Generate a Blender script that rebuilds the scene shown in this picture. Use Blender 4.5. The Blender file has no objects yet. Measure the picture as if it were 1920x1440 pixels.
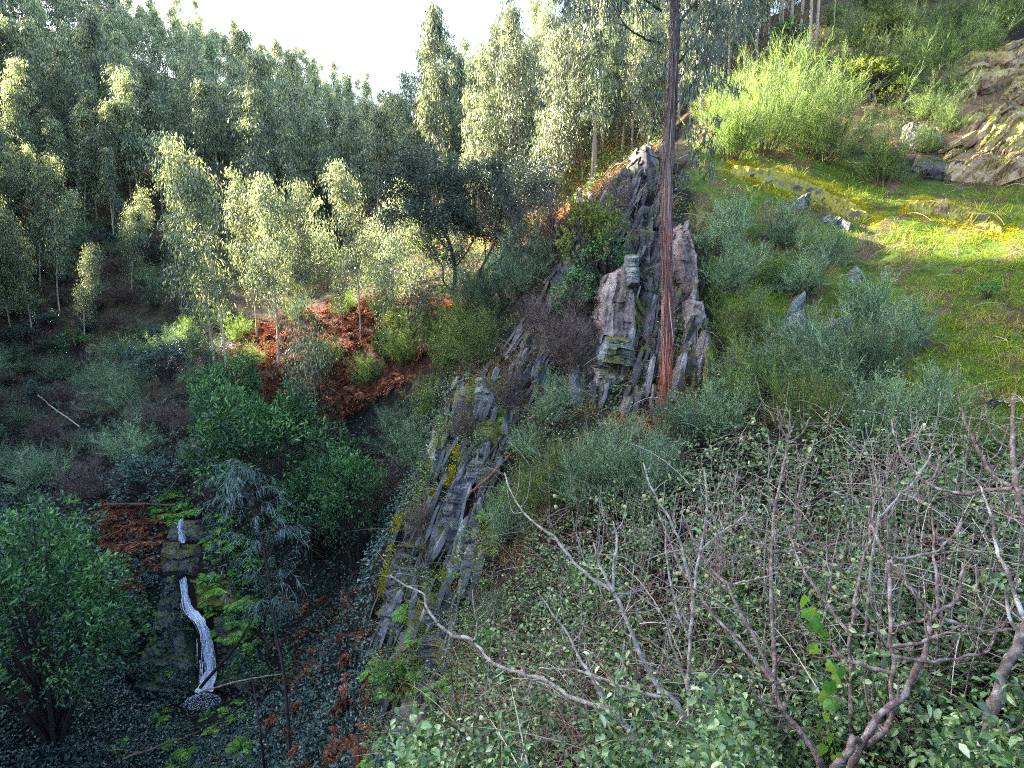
import bpy, math, random
import numpy as np
from mathutils import Vector, Matrix, Euler

random.seed(7)
rng = np.random.default_rng(7)
R = math.radians
C = bpy.context.scene.collection
sc = bpy.context.scene

# ---------------------------------------------------------------- camera
PITCH = 8.0
LENS = 20.0
cam_d = bpy.data.cameras.new('camera')
cam_d.lens = LENS
cam_d.sensor_width = 36
cam_d.clip_start = 0.05
cam_d.clip_end = 2000
cam = bpy.data.objects.new('camera', cam_d)
cam.location = (0, 0, 0)
cam.rotation_euler = (R(90 - PITCH), 0, 0)
C.objects.link(cam)
sc.camera = cam

# ---------------------------------------------------------------- light
SUN_AZ = 62.0      # degrees to the left of the view direction
SUN_EL = 28.0
sun_dir = np.array([-math.sin(R(SUN_AZ)) * math.cos(R(SUN_EL)), math.cos(R(SUN_AZ)) * math.cos(R(SUN_EL)), math.sin(R(SUN_EL))])
w = bpy.data.worlds.new('World')
sc.world = w
w.use_nodes = True
nt = w.node_tree
sky = nt.nodes.new('ShaderNodeTexSky')
sky.sky_type = 'NISHITA'
sky.sun_disc = False
sky.sun_elevation = R(SUN_EL)
sky.sun_rotation = R(-SUN_AZ)
sky.dust_density = 2.2
sky.air_density = 1.0
bg = nt.nodes['Background']
bg.inputs['Strength'].default_value = 0.10
nt.links.new(sky.outputs[0], bg.inputs[0])
sl = bpy.data.lights.new('sun', 'SUN')
sl.energy = 5.0
sl.angle = R(0.5)
sl.color = (1.0, 0.90, 0.74)
so = bpy.data.objects.new('sun', sl)
so.rotation_euler = Vector(tuple(sun_dir)).to_track_quat('Z', 'Y').to_euler()
C.objects.link(so)

sc.view_settings.view_transform = 'Standard'
sc.view_settings.look = 'None'
sc.view_settings.gamma = 1.0
sc.view_settings.exposure = 3.45
sc.render.engine = 'CYCLES'
sc.cycles.max_bounces = 6
sc.cycles.diffuse_bounces = 3
sc.cycles.glossy_bounces = 2
sc.cycles.transmission_bounces = 4
sc.cycles.transparent_max_bounces = 4
sc.cycles.caustics_reflective = False
sc.cycles.caustics_refractive = False
sc.cycles.use_denoising = False
sc.cycles.filter_width = 1.1
sc.cycles.sample_clamp_indirect = 3.0
sc.cycles.sample_clamp_direct = 12.0

# ---------------------------------------------------------------- projection helpers
F_PX = 1920 / 36 * LENS
cp, sp_ = math.cos(R(PITCH)), math.sin(R(PITCH))

def ray(px, py):
    """world direction of a reference pixel, unit depth along the lens axis"""
    x = (px - 960) / F_PX
    v = (720 - py) / F_PX
    return np.array([x, cp + v * sp_, v * cp - sp_])

def at(px, py, d):
    return ray(px, py) * d

def project(P):
    P = np.asarray(P, float)
    d = P[..., 1] * cp - P[..., 2] * sp_
    v = P[..., 2] * cp + P[..., 1] * sp_
    d = np.maximum(d, 1e-3)
    return 960 + P[..., 0] / d * F_PX, 720 - v / d * F_PX, d

# ---------------------------------------------------------------- noise
def _h(ix, iy, iz, s):
    n = (ix * 374761393 + iy * 668265263 + iz * 2147483647 + s * 1274126177) & 0xffffffff
    n = ((n ^ (n >> 13)) * 1274126177) & 0xffffffff
    return ((n ^ (n >> 16)) & 0xffffff) / float(0xffffff)

def vnoise(x, y, z=0.0, s=0):
    x, y, z = np.broadcast_arrays(np.asarray(x, float), np.asarray(y, float), np.asarray(z, float))
    ix, iy, iz = np.floor(x).astype(np.int64), np.floor(y).astype(np.int64), np.floor(z).astype(np.int64)
    fx, fy, fz = x - ix, y - iy, z - iz
    fx, fy, fz = [f * f * (3 - 2 * f) for f in (fx, fy, fz)]
    r = 0
    for dx in (0, 1):
        for dy in (0, 1):
            for dz in (0, 1):
                r = r + _h(ix + dx, iy + dy, iz + dz, s) * (fx if dx else 1 - fx) * (fy if dy else 1 - fy) * (fz if dz else 1 - fz)
    return r * 2 - 1

def fbm(x, y, z=0.0, s=0, o=4):
    r, a = 0, 1.0
    for k in range(o):
        r = r + a * vnoise(np.asarray(x) * 2 ** k, np.asarray(y) * 2 ** k, np.asarray(z) * 2 ** k, s + k)
        a *= 0.5
    return r

# ---------------------------------------------------------------- terrain
CTRL = [
 # foreground, right
 (1900,1500,3.3),(1500,1500,3.7),(1100,1500,4.6),(900,1480,6.5),
 (1900,1150,4.6),(1500,1150,5.6),(1200,1200,6.8),(980,1200,9),
 (1900,900,7.6),(1700,900,8.0),(1500,900,8.8),(1245,800,12),(1080,950,10.8),(1100,800,12.6),
 # rock spur
 (900,700,16.5),(850,800,16),(740,1000,15),(700,1250,13),(860,1000,13.5),(900,1300,9.5),(820,1200,12),
 (1000,800,14),(1000,650,16.5),(1130,650,14.5),(1180,500,16),(1120,400,18.5),(1230,270,20.5),(1240,500,15.5),(1060,500,17.6),
 # behind the spur, the ravine
 (640,1000,24),(640,1180,20),(600,1400,14.5),(680,820,26),(500,1400,15.5),
 # right slope
 (1900,700,10),(1600,700,11.5),(1400,700,12.2),(1900,500,14),(1600,500,15.2),(1400,480,16),(1330,400,17),
 (1900,400,17),(1600,400,18.6),(1400,310,20),(1900,250,22),(1700,250,23),(1900,50,31),(1600,50,34),(1450,150,29),
 (1300,280,24),(2300,300,20),(2300,700,9),(2400,1200,4.5),(2300,0,32),
 # middle
 (860,660,21.5),(800,600,30),(700,640,31),(600,700,30),(410,725,33),(500,650,37),(930,600,27),(960,520,30),
 # left
 (160,680,46),(0,710,42),(300,700,38),(0,900,29),(200,900,27.5),(350,900,26.5),(500,900,26),(-400,800,36),(-400,1100,22),
 # stream
 (330,985,24.5),(345,1085,22.3),(385,1290,20.6),(250,1270,20.4),(250,1100,21.5),(100,1200,18.5),(0,1100,19.5),(380,1345,19),(400,1440,16.5),(200,1440,15.5),(0,1440,14),
 (450,1200,21),(540,1200,20.5),(450,1310,19.5),(460,1050,23),(-400,1440,13),
 # far
 (100,450,60),(300,300,80),(50,200,90),(0,20,104),(200,115,104),(450,250,90),(450,180,106),(600,330,82),(640,250,104),(780,310,98),(780,430,66),(600,450,62),
 (450,530,50),(900,390,58),(1000,390,42),(1100,350,40),(1180,310,34),(1000,210,82),(1200,150,72),(1400,70,58),(1600,-60,50),(900,300,80),(200,560,52),
 (0,560,54),(-300,300,70),(-300,560,55),
]
cw = np.array([at(*c) for c in CTRL])
extra = []
for X, Y, Z in [(-130,150,40),(-60,165,24),(0,170,14),(60,150,24),(110,120,40),(60,90,42),(-200,220,0),(0,260,-10),(150,220,10),
                (0,0.5,-1.75),(3,1.5,-1.7),(-3,1.2,-2.6),(0,-4,-1.4),(5,-4,-0.4),(-6,-3,-5),(3,-6,-1),(-3,-6,-1.6),(12,3,0.3),(-9,4,-9),(-14,8,-12), (25,12,8)]:
    extra.append((X, Y, Z))
cw = np.vstack([cw, np.array(extra)])
Y0 = 8.0
def to_al(x, y):
    yy = np.maximum(np.asarray(y, float) + Y0, 0.6)
    return np.asarray(x, float) / yy, np.log(yy)
_ca, _cl = to_al(cw[:, 0], cw[:, 1])
_cz = cw[:, 2]
def _phi(r2):
    return np.where(r2 > 1e-12, 0.5 * r2 * np.log(np.maximum(r2, 1e-12)), 0)
_n = len(_ca)
_K = _phi((_ca[:, None] - _ca[None]) ** 2 + (_cl[:, None] - _cl[None]) ** 2) + np.eye(_n) * 2e-3
_Pm = np.stack([np.ones(_n), _ca, _cl], 1)
_A = np.block([[_K, _Pm], [_Pm.T, np.zeros((3, 3))]])
# heights are fitted divided by distance so that near ground stays smooth
_sc = np.exp(_cl)
_sol = np.linalg.solve(_A, np.concatenate([_cz / _sc, np.zeros(3)]))

def sm(a, b, x):
    t = np.clip((x - a) / (b - a), 0, 1)
    return t * t * (3 - 2 * t)

su = np.array([math.cos(R(SUN_AZ)), math.sin(R(SUN_AZ))])      # across the sunbeams
st = np.array([-math.sin(R(SUN_AZ)), math.cos(R(SUN_AZ))])     # towards the sun
SHADE_RIDGE = [(-80,75,112),(-20,72,112),(5,66,112),(13,68,112),(18.6,68,112),(20.6,42,112),(23,27,112),(33,27,112),(36.5,30,118),(38,60,170),(40,130,195),(50,140,205),(62,165,232),(66,120,235),(71,50,235),(76,30,200),(90,34,158),(140,20,158)]  # added crest out of view
ridge_u = np.array([r[0] for r in SHADE_RIDGE]); ridge_z = np.array([r[1] for r in SHADE_RIDGE], float); ridge_t = np.array([r[2] for r in SHADE_RIDGE], float)

def height(x, y, detail=True):
    x = np.asarray(x, float); y = np.asarray(y, float)
    shp = x.shape
    xf, yf = x.ravel(), y.ravel()
    a, l = to_al(xf, yf)
    a2 = np.clip(a, -1.6, 1.6)
    z = np.zeros_like(a)
    for i in range(0, len(a), 20000):
        s = slice(i, i + 20000)
        z[s] = _phi((a2[s, None] - _ca[None]) ** 2 + (l[s, None] - _cl[None]) ** 2) @ _sol[:_n] + _sol[_n] + _sol[_n + 1] * a2[s] + _sol[_n + 2] * l[s]
    z = z * np.exp(l)
    # unseen ridge out of view to the left, shaped to cast the shade bands
    u = xf * su[0] + yf * su[1]
    t = xf * st[0] + yf * st[1]
    rz = np.interp(u, ridge_u, ridge_z)
    k = np.abs(t - np.interp(u, ridge_u, ridge_t))
    rh = rz - k * 0.6
    out = sm(0.91, 1.06, -xf / np.maximum(yf, 1.0)) * sm(30, 62, t)
    z = z + (np.maximum(rh, z) - z) * out
    if detail:
        amp = np.clip(np.hypot(xf, yf) * 0.012, 0.03, 0.9)
        z = z + fbm(xf / 3.2, yf / 3.2, 0, 3) * amp * 0.6 + fbm(xf / 0.9, yf / 0.9, 0, 9, 3) * np.minimum(amp, .12)
    return z.reshape(shp)

# height table for fast lookups
NA, NL = 520, 620
A_ax = np.linspace(-3.4, 2.0, NA)
L_ax = np.linspace(math.log(1.2), math.log(330), NL)
AA, LL = np.meshgrid(A_ax, L_ax)
YY = np.exp(LL) - Y0
XX = AA * np.exp(LL)
ZZ = height(XX, YY)

def gz(x, y):
    """ground height by table"""
    a, l = to_al(x, y)
    fa = np.clip((a - A_ax[0]) / (A_ax[1] - A_ax[0]), 0, NA - 1.001)
    fl = np.clip((l - L_ax[0]) / (L_ax[1] - L_ax[0]), 0, NL - 1.001)
    ia, il = fa.astype(int), fl.astype(int)
    ta, tl = fa - ia, fl - il
    return (ZZ[il, ia] * (1 - ta) * (1 - tl) + ZZ[il, ia + 1] * ta * (1 - tl) + ZZ[il + 1, ia] * (1 - ta) * tl + ZZ[il + 1, ia + 1] * ta * tl)

def on_ground(px, py, dmin=1.5, dmax=260):
    """the point of the ground a reference pixel looks at"""
    d = np.exp(np.linspace(math.log(dmin), math.log(dmax), 900))
    P = ray(px, py)[None] * d[:, None]
    g = gz(P[:, 0], P[:, 1])
    below = np.nonzero(P[:, 2] < g)[0]
    i = below[0] if len(below) else len(d) - 1
    p = P[i].copy()
    p[2] = g[i]
    return p

def gnormal(x, y):
    e = 0.15
    dx = (gz(x + e, y) - gz(x - e, y)) / (2 * e)
    dy = (gz(x, y + e) - gz(x, y - e)) / (2 * e)
    n = np.stack([-dx, -dy, np.ones_like(dx)], -1)
    return n / np.linalg.norm(n, axis=-1, keepdims=True)

def hits(px, py, dmin=1.5, dmax=260, steps=420):
    """on_ground for many pixels at once"""
    px = np.asarray(px, float); py = np.asarray(py, float)
    d = np.exp(np.linspace(math.log(dmin), math.log(dmax), steps))
    x = (px - 960) / F_PX; v = (720 - py) / F_PX
    D = np.stack([x, cp + v * sp_, v * cp - sp_], -1)
    out = np.zeros((len(px), 3))
    for i in range(0, len(px), 4000):
        P = D[i:i + 4000, None] * d[None, :, None]
        g = gz(P[..., 0], P[..., 1])
        b = P[..., 2] < g
        k = np.where(b.any(1), b.argmax(1), steps - 1)
        q = P[np.arange(len(k)), k]
        q[:, 2] = g[np.arange(len(k)), k]
        out[i:i + 4000] = q
    return out

def inpoly(px, py, poly):
    c = np.zeros(np.shape(px), bool)
    n = len(poly)
    for i in range(n):
        x1, y1 = poly[i]; x2, y2 = poly[(i + 1) % n]
        if y1 == y2: continue
        cond = ((y1 > py) != (y2 > py)) & (px < (x2 - x1) * (py - y1) / (y2 - y1) + x1)
        c ^= cond
    return c

def scatter(poly, n, lo=1.0, hi=200.0):
    """ground points whose place on the hillside lies in the outlined region, thinning out with distance"""
    polys = poly if isinstance(poly[0][0], (list, tuple)) else [poly]
    xs = np.array([p[0] for q in polys for p in q], float)
    got = []; tot = 0
    amin, amax = (xs.min() - 960) / F_PX * 1.05 - 0.1, (xs.max() - 960) / F_PX * 1.05 + 0.1
    for _ in range(60):
        m = max(20000, n)
        yy = np.exp(rng.uniform(math.log(lo), math.log(hi), m))
        xx = rng.uniform(amin, amax, m) * yy
        z = gz(xx, yy)
        P = np.stack([xx, yy, z], 1)
        px, py, d = project(P)
        k = np.zeros(m, bool)
        for q in polys: k |= inpoly(px, py, q)
        P = P[k & (d > 0.8)]
        got.append(P); tot += len(P)
        if tot >= n: break
    return np.vstack(got)[:n]

# ---------------------------------------------------------------- mesh building
def nrm(v):
    return v / np.maximum(np.linalg.norm(v, axis=-1, keepdims=True), 1e-9)

class MB:
    def __init__(s):
        s.V = []; s.F = []; s.rn = []; s.m = []; s.nv = 0
    def add(s, V, F, rnd=0.5, mat=0):
        V = np.asarray(V, float).reshape(-1, 3)
        F = [F] if isinstance(F, np.ndarray) else F
        for f in F:
            f = np.asarray(f)
            if len(f):
                s.F.append(f + s.nv); s.m.append(np.full(len(f), mat, np.int32))
        s.V.append(V)
        s.rn.append(np.broadcast_to(np.asarray(rnd, float), (len(V),)).copy())
        s.nv += len(V)
        return s
    def mesh(s, name, mats, smooth=False):
        me = bpy.data.meshes.new(name)
        V = np.vstack(s.V)
        tot = np.concatenate([np.full(len(f), f.shape[1], np.int32) for f in s.F])
        idx = np.concatenate([f.ravel() for f in s.F]).astype(np.int32)
        me.vertices.add(len(V)); me.vertices.foreach_set('co', V.astype(np.float32).ravel())
        me.loops.add(len(idx)); me.loops.foreach_set('vertex_index', idx)
        me.polygons.add(len(tot))
        st_ = np.zeros(len(tot), np.int32); st_[1:] = np.cumsum(tot)[:-1]
        me.polygons.foreach_set('loop_start', st_)
        me.polygons.foreach_set('material_index', np.concatenate(s.m))
        me.polygons.foreach_set('use_smooth', np.full(len(tot), smooth))
        at_ = me.attributes.new('rnd', 'FLOAT', 'POINT')
        at_.data.foreach_set('value', np.concatenate(s.rn).astype(np.float32))
        for m in (mats if isinstance(mats, (list, tuple)) else [mats]):
            me.materials.append(m)
        me.update(calc_edges=True)
        me.validate()
        return me
    def obj(s, name, mats, parent=None, smooth=False):
        o = bpy.data.objects.new(name, s.mesh(name, mats, smooth))
        C.objects.link(o)
        if parent is not None: o.parent = parent
        return o

def tag(o, label=None, cat=None, group=None, kind=None):
    if label: o['label'] = label
    if cat: o['category'] = cat
    if group: o['group'] = group
    if kind: o['kind'] = kind
    return o

def empty(name, loc=(0, 0, 0), rz=0):
    o = bpy.data.objects.new(name, None)
    o.empty_display_size = 0.2
    o.location = tuple(loc); o.rotation_euler = (0, 0, rz)
    C.objects.link(o)
    return o

def dup(root, loc, rz=0.0, scale=1.0, tilt=(0, 0), label=None, group=None):
    r = root.copy(); C.objects.link(r)
    r.location = tuple(loc); r.rotation_euler = (tilt[0], tilt[1], rz)
    r.scale = (scale,) * 3 if np.isscalar(scale) else tuple(scale)
    if label: r['label'] = label
    if group: r['group'] = group
    for ch in root.children:
        c = ch.copy(); C.objects.link(c); c.parent = r
        for g in ch.children:
            d = g.copy(); C.objects.link(d); d.parent = c
    return r

def rand_dirs(n, r=rng):
    v = r.normal(size=(n, 3))
    return nrm(v)

def leaves(mb, P, D, L, W, rnd, mat=0, fold=0.25, N=None):
    """one diamond leaf per point: base P, direction D"""
    n = len(P)
    if N is None: N = rand_dirs(n)
    S = nrm(np.cross(D, N)); N2 = np.cross(S, D)
    L = np.broadcast_to(L, (n,))[:, None]; W = np.broadcast_to(W, (n,))[:, None]
    b = P; t = P + D * L
    m = P + D * L * 0.45 + N2 * W * fold
    V = np.stack([b, m - S * W * 0.5, t, m + S * W * 0.5], 1).reshape(-1, 3)
    F = np.arange(n * 4).reshape(n, 4)
    mb.add(V, F, np.repeat(np.broadcast_to(rnd, (n,)), 4), mat)

def leaves6(mb, P, D, L, W, rnd, mat=0, bend=0.25, N=None, shape=(0.3, 0.68)):
    n = len(P)
    if N is None: N = rand_dirs(n)
    S = nrm(np.cross(D, N)); N2 = np.cross(S, D)
    L = np.broadcast_to(L, (n,))[:, None]; W = np.broadcast_to(W, (n,))[:, None]
    g = np.array([0, 0, -1.0])
    m1 = P + D * L * shape[0]; m2 = P + D * L * shape[1] + g * L * bend * 0.35; t = P + D * L * 0.95 + g * L * bend
    e = N2 * W * 0.12
    V = np.stack([P, m1 - S * W * 0.5 + e, m1 + S * W * 0.5 + e, m2 - S * W * 0.4 + e, m2 + S * W * 0.4 + e, t, m1, m2], 1).reshape(-1, 3)
    o = (np.arange(n) * 8)[:, None]
    T = np.vstack([o + [0, 6, 1], o + [0, 2, 6], o + [3, 7, 5], o + [7, 4, 5]])
    Q = np.vstack([o + [1, 6, 7, 3], o + [6, 2, 4, 7]])
    mb.add(V, [T, Q], np.repeat(np.broadcast_to(rnd, (n,)), 8), mat)

def tube(mb, pts, rad, sides=5, rnd=0.5, mat=0, cap=True):
    pts = np.asarray(pts, float); n = len(pts)
    rad = np.broadcast_to(rad, (n,))
    T = np.gradient(pts, axis=0); T = nrm(T)
    ref = np.array([0.31, 0.95, 0.05]) if abs(T[0, 2]) > 0.5 else np.array([0.05, 0.1, 1.0])
    U = nrm(np.cross(T, ref)); W = np.cross(T, U)
    a = np.arange(sides) * 2 * math.pi / sides
    V = pts[:, None] + (U[:, None] * np.cos(a)[None, :, None] + W[:, None] * np.sin(a)[None, :, None]) * rad[:, None, None]
    i = np.arange(n * sides).reshape(n, sides)
    Q = np.stack([i[:-1], np.roll(i[:-1], -1, 1), np.roll(i[1:], -1, 1), i[1:]], -1).reshape(-1, 4)
    F = [Q]
    if cap: F.append(i[-1][None, :]); 
    mb.add(V.reshape(-1, 3), F, rnd, mat)

def ribbons(mb, pts, width, rnd, mat=0, side=None):
    """many ribbons at once: pts (n,k,3), width (n,) tapering to the tip"""
    n, k, _ = pts.shape
    T = nrm(pts[:, -1] - pts[:, 0])
    S = nrm(np.cross(T, rand_dirs(n) if side is None else side))
    tw = np.linspace(1, 0.25, k)[None, :, None] * np.broadcast_to(width, (n,))[:, None, None] * 0.5
    a = pts - S[:, None] * tw; b = pts + S[:, None] * tw
    V = np.stack([a, b], 2).reshape(-1, 3)
    i = np.arange(n * k * 2).reshape(n, k, 2)
    Q = np.stack([i[:, :-1, 0], i[:, :-1, 1], i[:, 1:, 1], i[:, 1:, 0]], -1).reshape(-1, 4)
    mb.add(V, Q, np.repeat(np.broadcast_to(rnd, (n,)), k * 2), mat)

def spline(pts, n):
    """smooth polyline through control points (Catmull-Rom)"""
    P = np.asarray(pts, float)
    P = np.vstack([2 * P[0] - P[1], P, 2 * P[-1] - P[-2]])
    m = len(P) - 3
    t = np.linspace(0, m - 1e-6, n); i = t.astype(int); f = (t - i)[:, None]
    p0, p1, p2, p3 = P[i], P[i + 1], P[i + 2], P[i + 3]
    return 0.5 * ((2 * p1) + (-p0 + p2) * f + (2 * p0 - 5 * p1 + 4 * p2 - p3) * f * f + (-p0 + 3 * p1 - 3 * p2 + p3) * f ** 3)

# ---------------------------------------------------------------- materials
def newmat(name):
    m = bpy.data.materials.new(name); m.use_nodes = True
    nt = m.node_tree
    return m, nt, nt.nodes['Principled BSDF'], nt.nodes['Material Output']

def ramp(nt, fac, stops):
    r = nt.nodes.new('ShaderNodeValToRGB')
    cr = r.color_ramp
    while len(cr.elements) < len(stops): cr.elements.new(0.5)
    for e, (p, c) in zip(cr.elements, stops):
        e.position = p; e.color = (*c, 1)
    nt.links.new(fac, r.inputs[0])
    return r.outputs[0]

def noise(nt, scale, detail=4, rough=0.6, coord='Object', stretch=None, dist=0.0):
    tc = nt.nodes.new('ShaderNodeTexCoord')
    mp = nt.nodes.new('ShaderNodeMapping')
    if stretch: mp.inputs['Scale'].default_value = stretch
    nz = nt.nodes.new('ShaderNodeTexNoise')
    nz.inputs['Scale'].default_value = scale
    nz.inputs['Detail'].default_value = detail
    nz.inputs['Roughness'].default_value = rough
    nz.inputs['Distortion'].default_value = dist
    nt.links.new(tc.outputs[coord], mp.inputs[0]); nt.links.new(mp.outputs[0], nz.inputs['Vector'])
    return nz.outputs['Fac']

def mixc(nt, fac, a, b, mode='MIX'):
    x = nt.nodes.new('ShaderNodeMix'); x.data_type = 'RGBA'; x.blend_type = mode
    if isinstance(fac, (int, float)): x.inputs[0].default_value = fac
    else: nt.links.new(fac, x.inputs[0])
    for s_, i in ((a, 6), (b, 7)):
        if isinstance(s_, tuple): x.inputs[i].default_value = (*s_, 1)
        else: nt.links.new(s_, x.inputs[i])
    return x.outputs[2]

def _sat(c, k=1.12):
    l = 0.3 * c[0] + 0.6 * c[1] + 0.1 * c[2]
    return tuple(max(0.004, l + (q - l) * k) for q in c)

def leafmat(name, stops, trans=0.3, tcol=(1.25, 1.35, 0.6), rough=0.45, spec=0.5, objvar=0.35):
    stops = [(p_, _sat(c_)) for p_, c_ in stops]
    m, nt, bs, out = newmat(name)
    a = nt.nodes.new('ShaderNodeAttribute'); a.attribute_name = 'rnd'
    col = ramp(nt, a.outputs['Fac'], stops)
    oi = nt.nodes.new('ShaderNodeObjectInfo')
    mr = nt.nodes.new('ShaderNodeMapRange'); mr.inputs['To Min'].default_value = 1 - objvar; mr.inputs['To Max'].default_value = 1 + objvar
    nt.links.new(oi.outputs['Random'], mr.inputs['Value'])
    vm = nt.nodes.new('ShaderNodeVectorMath'); vm.operation = 'SCALE'
    nt.links.new(col, vm.inputs[0]); nt.links.new(mr.outputs[0], vm.inputs['Scale'])
    col = vm.outputs[0]
    nt.links.new(col, bs.inputs['Base Color'])
    bs.inputs['Roughness'].default_value = rough
    bs.inputs['Specular IOR Level'].default_value = spec
    tr = nt.nodes.new('ShaderNodeBsdfTranslucent')
    nt.links.new(mixc(nt, 1.0, col, tcol, 'MULTIPLY'), tr.inputs[0])
    mx = nt.nodes.new('ShaderNodeMixShader'); mx.inputs[0].default_value = trans
    nt.links.new(bs.outputs[0], mx.inputs[1]); nt.links.new(tr.outputs[0], mx.inputs[2])
    nt.links.new(mx.outputs[0], out.inputs[0])
    return m

def solidmat(name, stops, scale=8, stretch=None, rough=0.85, bump=0.4, bscale=None, spec=0.3, coord='Object', detail=6):
    m, nt, bs, out = newmat(name)
    f = noise(nt, scale, detail, 0.65, coord, stretch)
    nt.links.new(ramp(nt, f, stops), bs.inputs['Base Color'])
    bs.inputs['Roughness'].default_value = rough
    bs.inputs['Specular IOR Level'].default_value = spec
    b = nt.nodes.new('ShaderNodeBump'); b.inputs['Strength'].default_value = bump; b.inputs['Distance'].default_value = 0.05
    nt.links.new(noise(nt, bscale or scale * 2.5, 6, 0.7, coord, stretch), b.inputs['Height'])
    nt.links.new(b.outputs[0], bs.inputs['Normal'])
    return m

def rockmat(name, stops, moss=0.3, mosscol=((0.05, 0.06, 0.015), (0.14, 0.13, 0.02)), band=7.0, rough=0.75, spec=0.3, bands=(2, 2, 3)):
    m, nt, bs, out = newmat(name)
    n1 = noise(nt, 1.3, 8, 0.7, stretch=bands, dist=0.3)
    at_ = nt.nodes.new('ShaderNodeAttribute'); at_.attribute_name = 'rnd'
    ad = nt.nodes.new('ShaderNodeMath'); ad.operation = 'MULTIPLY_ADD'; ad.inputs[1].default_value = 0.45; 
    nt.links.new(at_.outputs['Fac'], ad.inputs[0]); 
    sb = nt.nodes.new('ShaderNodeMath'); sb.operation = 'SUBTRACT'; sb.inputs[1].default_value = 0.22
    nt.links.new(n1, sb.inputs[0]); nt.links.new(sb.outputs[0], ad.inputs[2])
    col = ramp(nt, ad.outputs[0], stops)
    # pale lichen flecks
    n3 = noise(nt, 9, 6, 0.7)
    col = mixc(nt, ramp(nt, n3, [(0.6, (0, 0, 0)), (0.72, (0.5, 0.5, 0.5))]), col, (0.42, 0.43, 0.38))
    # moss on upward faces, broken by noise
    g = nt.nodes.new('ShaderNodeNewGeometry'); sp = nt.nodes.new('ShaderNodeSeparateXYZ')
    nt.links.new(g.outputs['Normal'], sp.inputs[0])
    n2 = noise(nt, 2.2, 6, 0.7)
    a1 = nt.nodes.new('ShaderNodeMath'); a1.operation = 'MULTIPLY_ADD'; a1.inputs[1].default_value = 0.35
    nt.links.new(sp.outputs[2], a1.inputs[0]); nt.links.new(n2, a1.inputs[2])
    mk = ramp(nt, a1.outputs[0], [(0.86 - moss, (0, 0, 0)), (0.94 - moss, (1, 1, 1))])
    mc = ramp(nt, noise(nt, 14, 4, 0.7), [(0.3, mosscol[0]), (0.7, mosscol[1])])
    col = mixc(nt, mk, col, mc)
    nt.links.new(col, bs.inputs['Base Color'])
    bs.inputs['Roughness'].default_value = rough; bs.inputs['Specular IOR Level'].default_value = spec
    b = nt.nodes.new('ShaderNodeBump'); b.inputs['Strength'].default_value = 0.9; b.inputs['Distance'].default_value = 0.06
    nt.links.new(noise(nt, 5, 10, 0.75, stretch=bands), b.inputs['Height'])
    nt.links.new(b.outputs[0], bs.inputs['Normal'])
    return m

M = {}
M['euc'] = leafmat('eucalyptus_leaf', [(0, (0.025, 0.04, 0.03)), (0.35, (0.085, 0.12, 0.08)), (0.65, (0.26, 0.31, 0.19)), (0.88, (0.50, 0.56, 0.35)), (1, (0.62, 0.64, 0.24))], trans=0.42, tcol=(1.25, 1.15, 0.8), rough=0.3, spec=0.9)
M['eucblue'] = leafmat('young_eucalyptus_leaf', [(0, (0.06, 0.11, 0.11)), (0.6, (0.14, 0.21, 0.20)), (1, (0.28, 0.36, 0.34))], trans=0.2, rough=0.4, spec=0.6, objvar=0.1)
M['eucdark'] = leafmat('hanging_eucalyptus_leaf', [(0, (0.03, 0.045, 0.04)), (0.6, (0.075, 0.10, 0.08)), (1, (0.16, 0.2, 0.13))], trans=0.25, rough=0.35, spec=0.6, objvar=0.1)
M['broom'] = leafmat('broom_twig', [(0, (0.02, 0.035, 0.015)), (0.45, (0.13, 0.19, 0.07)), (1, (0.40, 0.46, 0.18))], trans=0.42, rough=0.5, objvar=0.3)
M['broom_shaded'] = leafmat('broom_twig_shaded', [(0, (0.012, 0.028, 0.018)), (0.45, (0.14, 0.21, 0.13)), (1, (0.42, 0.54, 0.32))], trans=0.25, rough=0.5, objvar=0.45)  # broom standing in shade: cool shade tone put into the twig colour
M['heath'] = leafmat('dry_heath_twig', [(0, (0.02, 0.013, 0.013)), (0.5, (0.11, 0.075, 0.07)), (1, (0.27, 0.21, 0.18))], trans=0.15, rough=0.7, objvar=0.2)
M['laurel'] = leafmat('laurel_leaf', [(0, (0.008, 0.025, 0.012)), (0.5, (0.04, 0.10, 0.045)), (0.85, (0.13, 0.27, 0.09)), (1, (0.28, 0.46, 0.20))], trans=0.25, rough=0.35, spec=0.6, objvar=0.15)
M['yellowleaf'] = leafmat('yellow_green_leaf', [(0, (0.03, 0.05, 0.015)), (0.55, (0.15, 0.18, 0.05)), (1, (0.40, 0.40, 0.12))], trans=0.35, rough=0.4, objvar=0.15)
M['darkleaf'] = leafmat('cork_oak_leaf', [(0, (0.025, 0.035, 0.03)), (0.6, (0.06, 0.08, 0.06)), (1, (0.12, 0.15, 0.10))], trans=0.15, rough=0.45, objvar=0.05)
M['bramble'] = leafmat('bramble_leaf', [(0, (0.02, 0.05, 0.025)), (0.4, (0.05, 0.09, 0.025)), (0.72, (0.13, 0.21, 0.075)), (0.93, (0.31, 0.40, 0.17)), (1, (0.42, 0.47, 0.28))], trans=0.15, rough=0.33, spec=0.6, objvar=0.0)
M['ivy'] = leafmat('ivy_leaf', [(0, (0.012, 0.03, 0.025)), (0.6, (0.035, 0.075, 0.06)), (1, (0.11, 0.18, 0.15))], trans=0.12, rough=0.33, spec=0.6, objvar=0.0)
M['fern'] = leafmat('fern_leaf', [(0, (0.05, 0.13, 0.025)), (0.5, (0.17, 0.34, 0.07)), (1, (0.38, 0.58, 0.14))], trans=0.35, rough=0.5, objvar=0.15)
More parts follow.
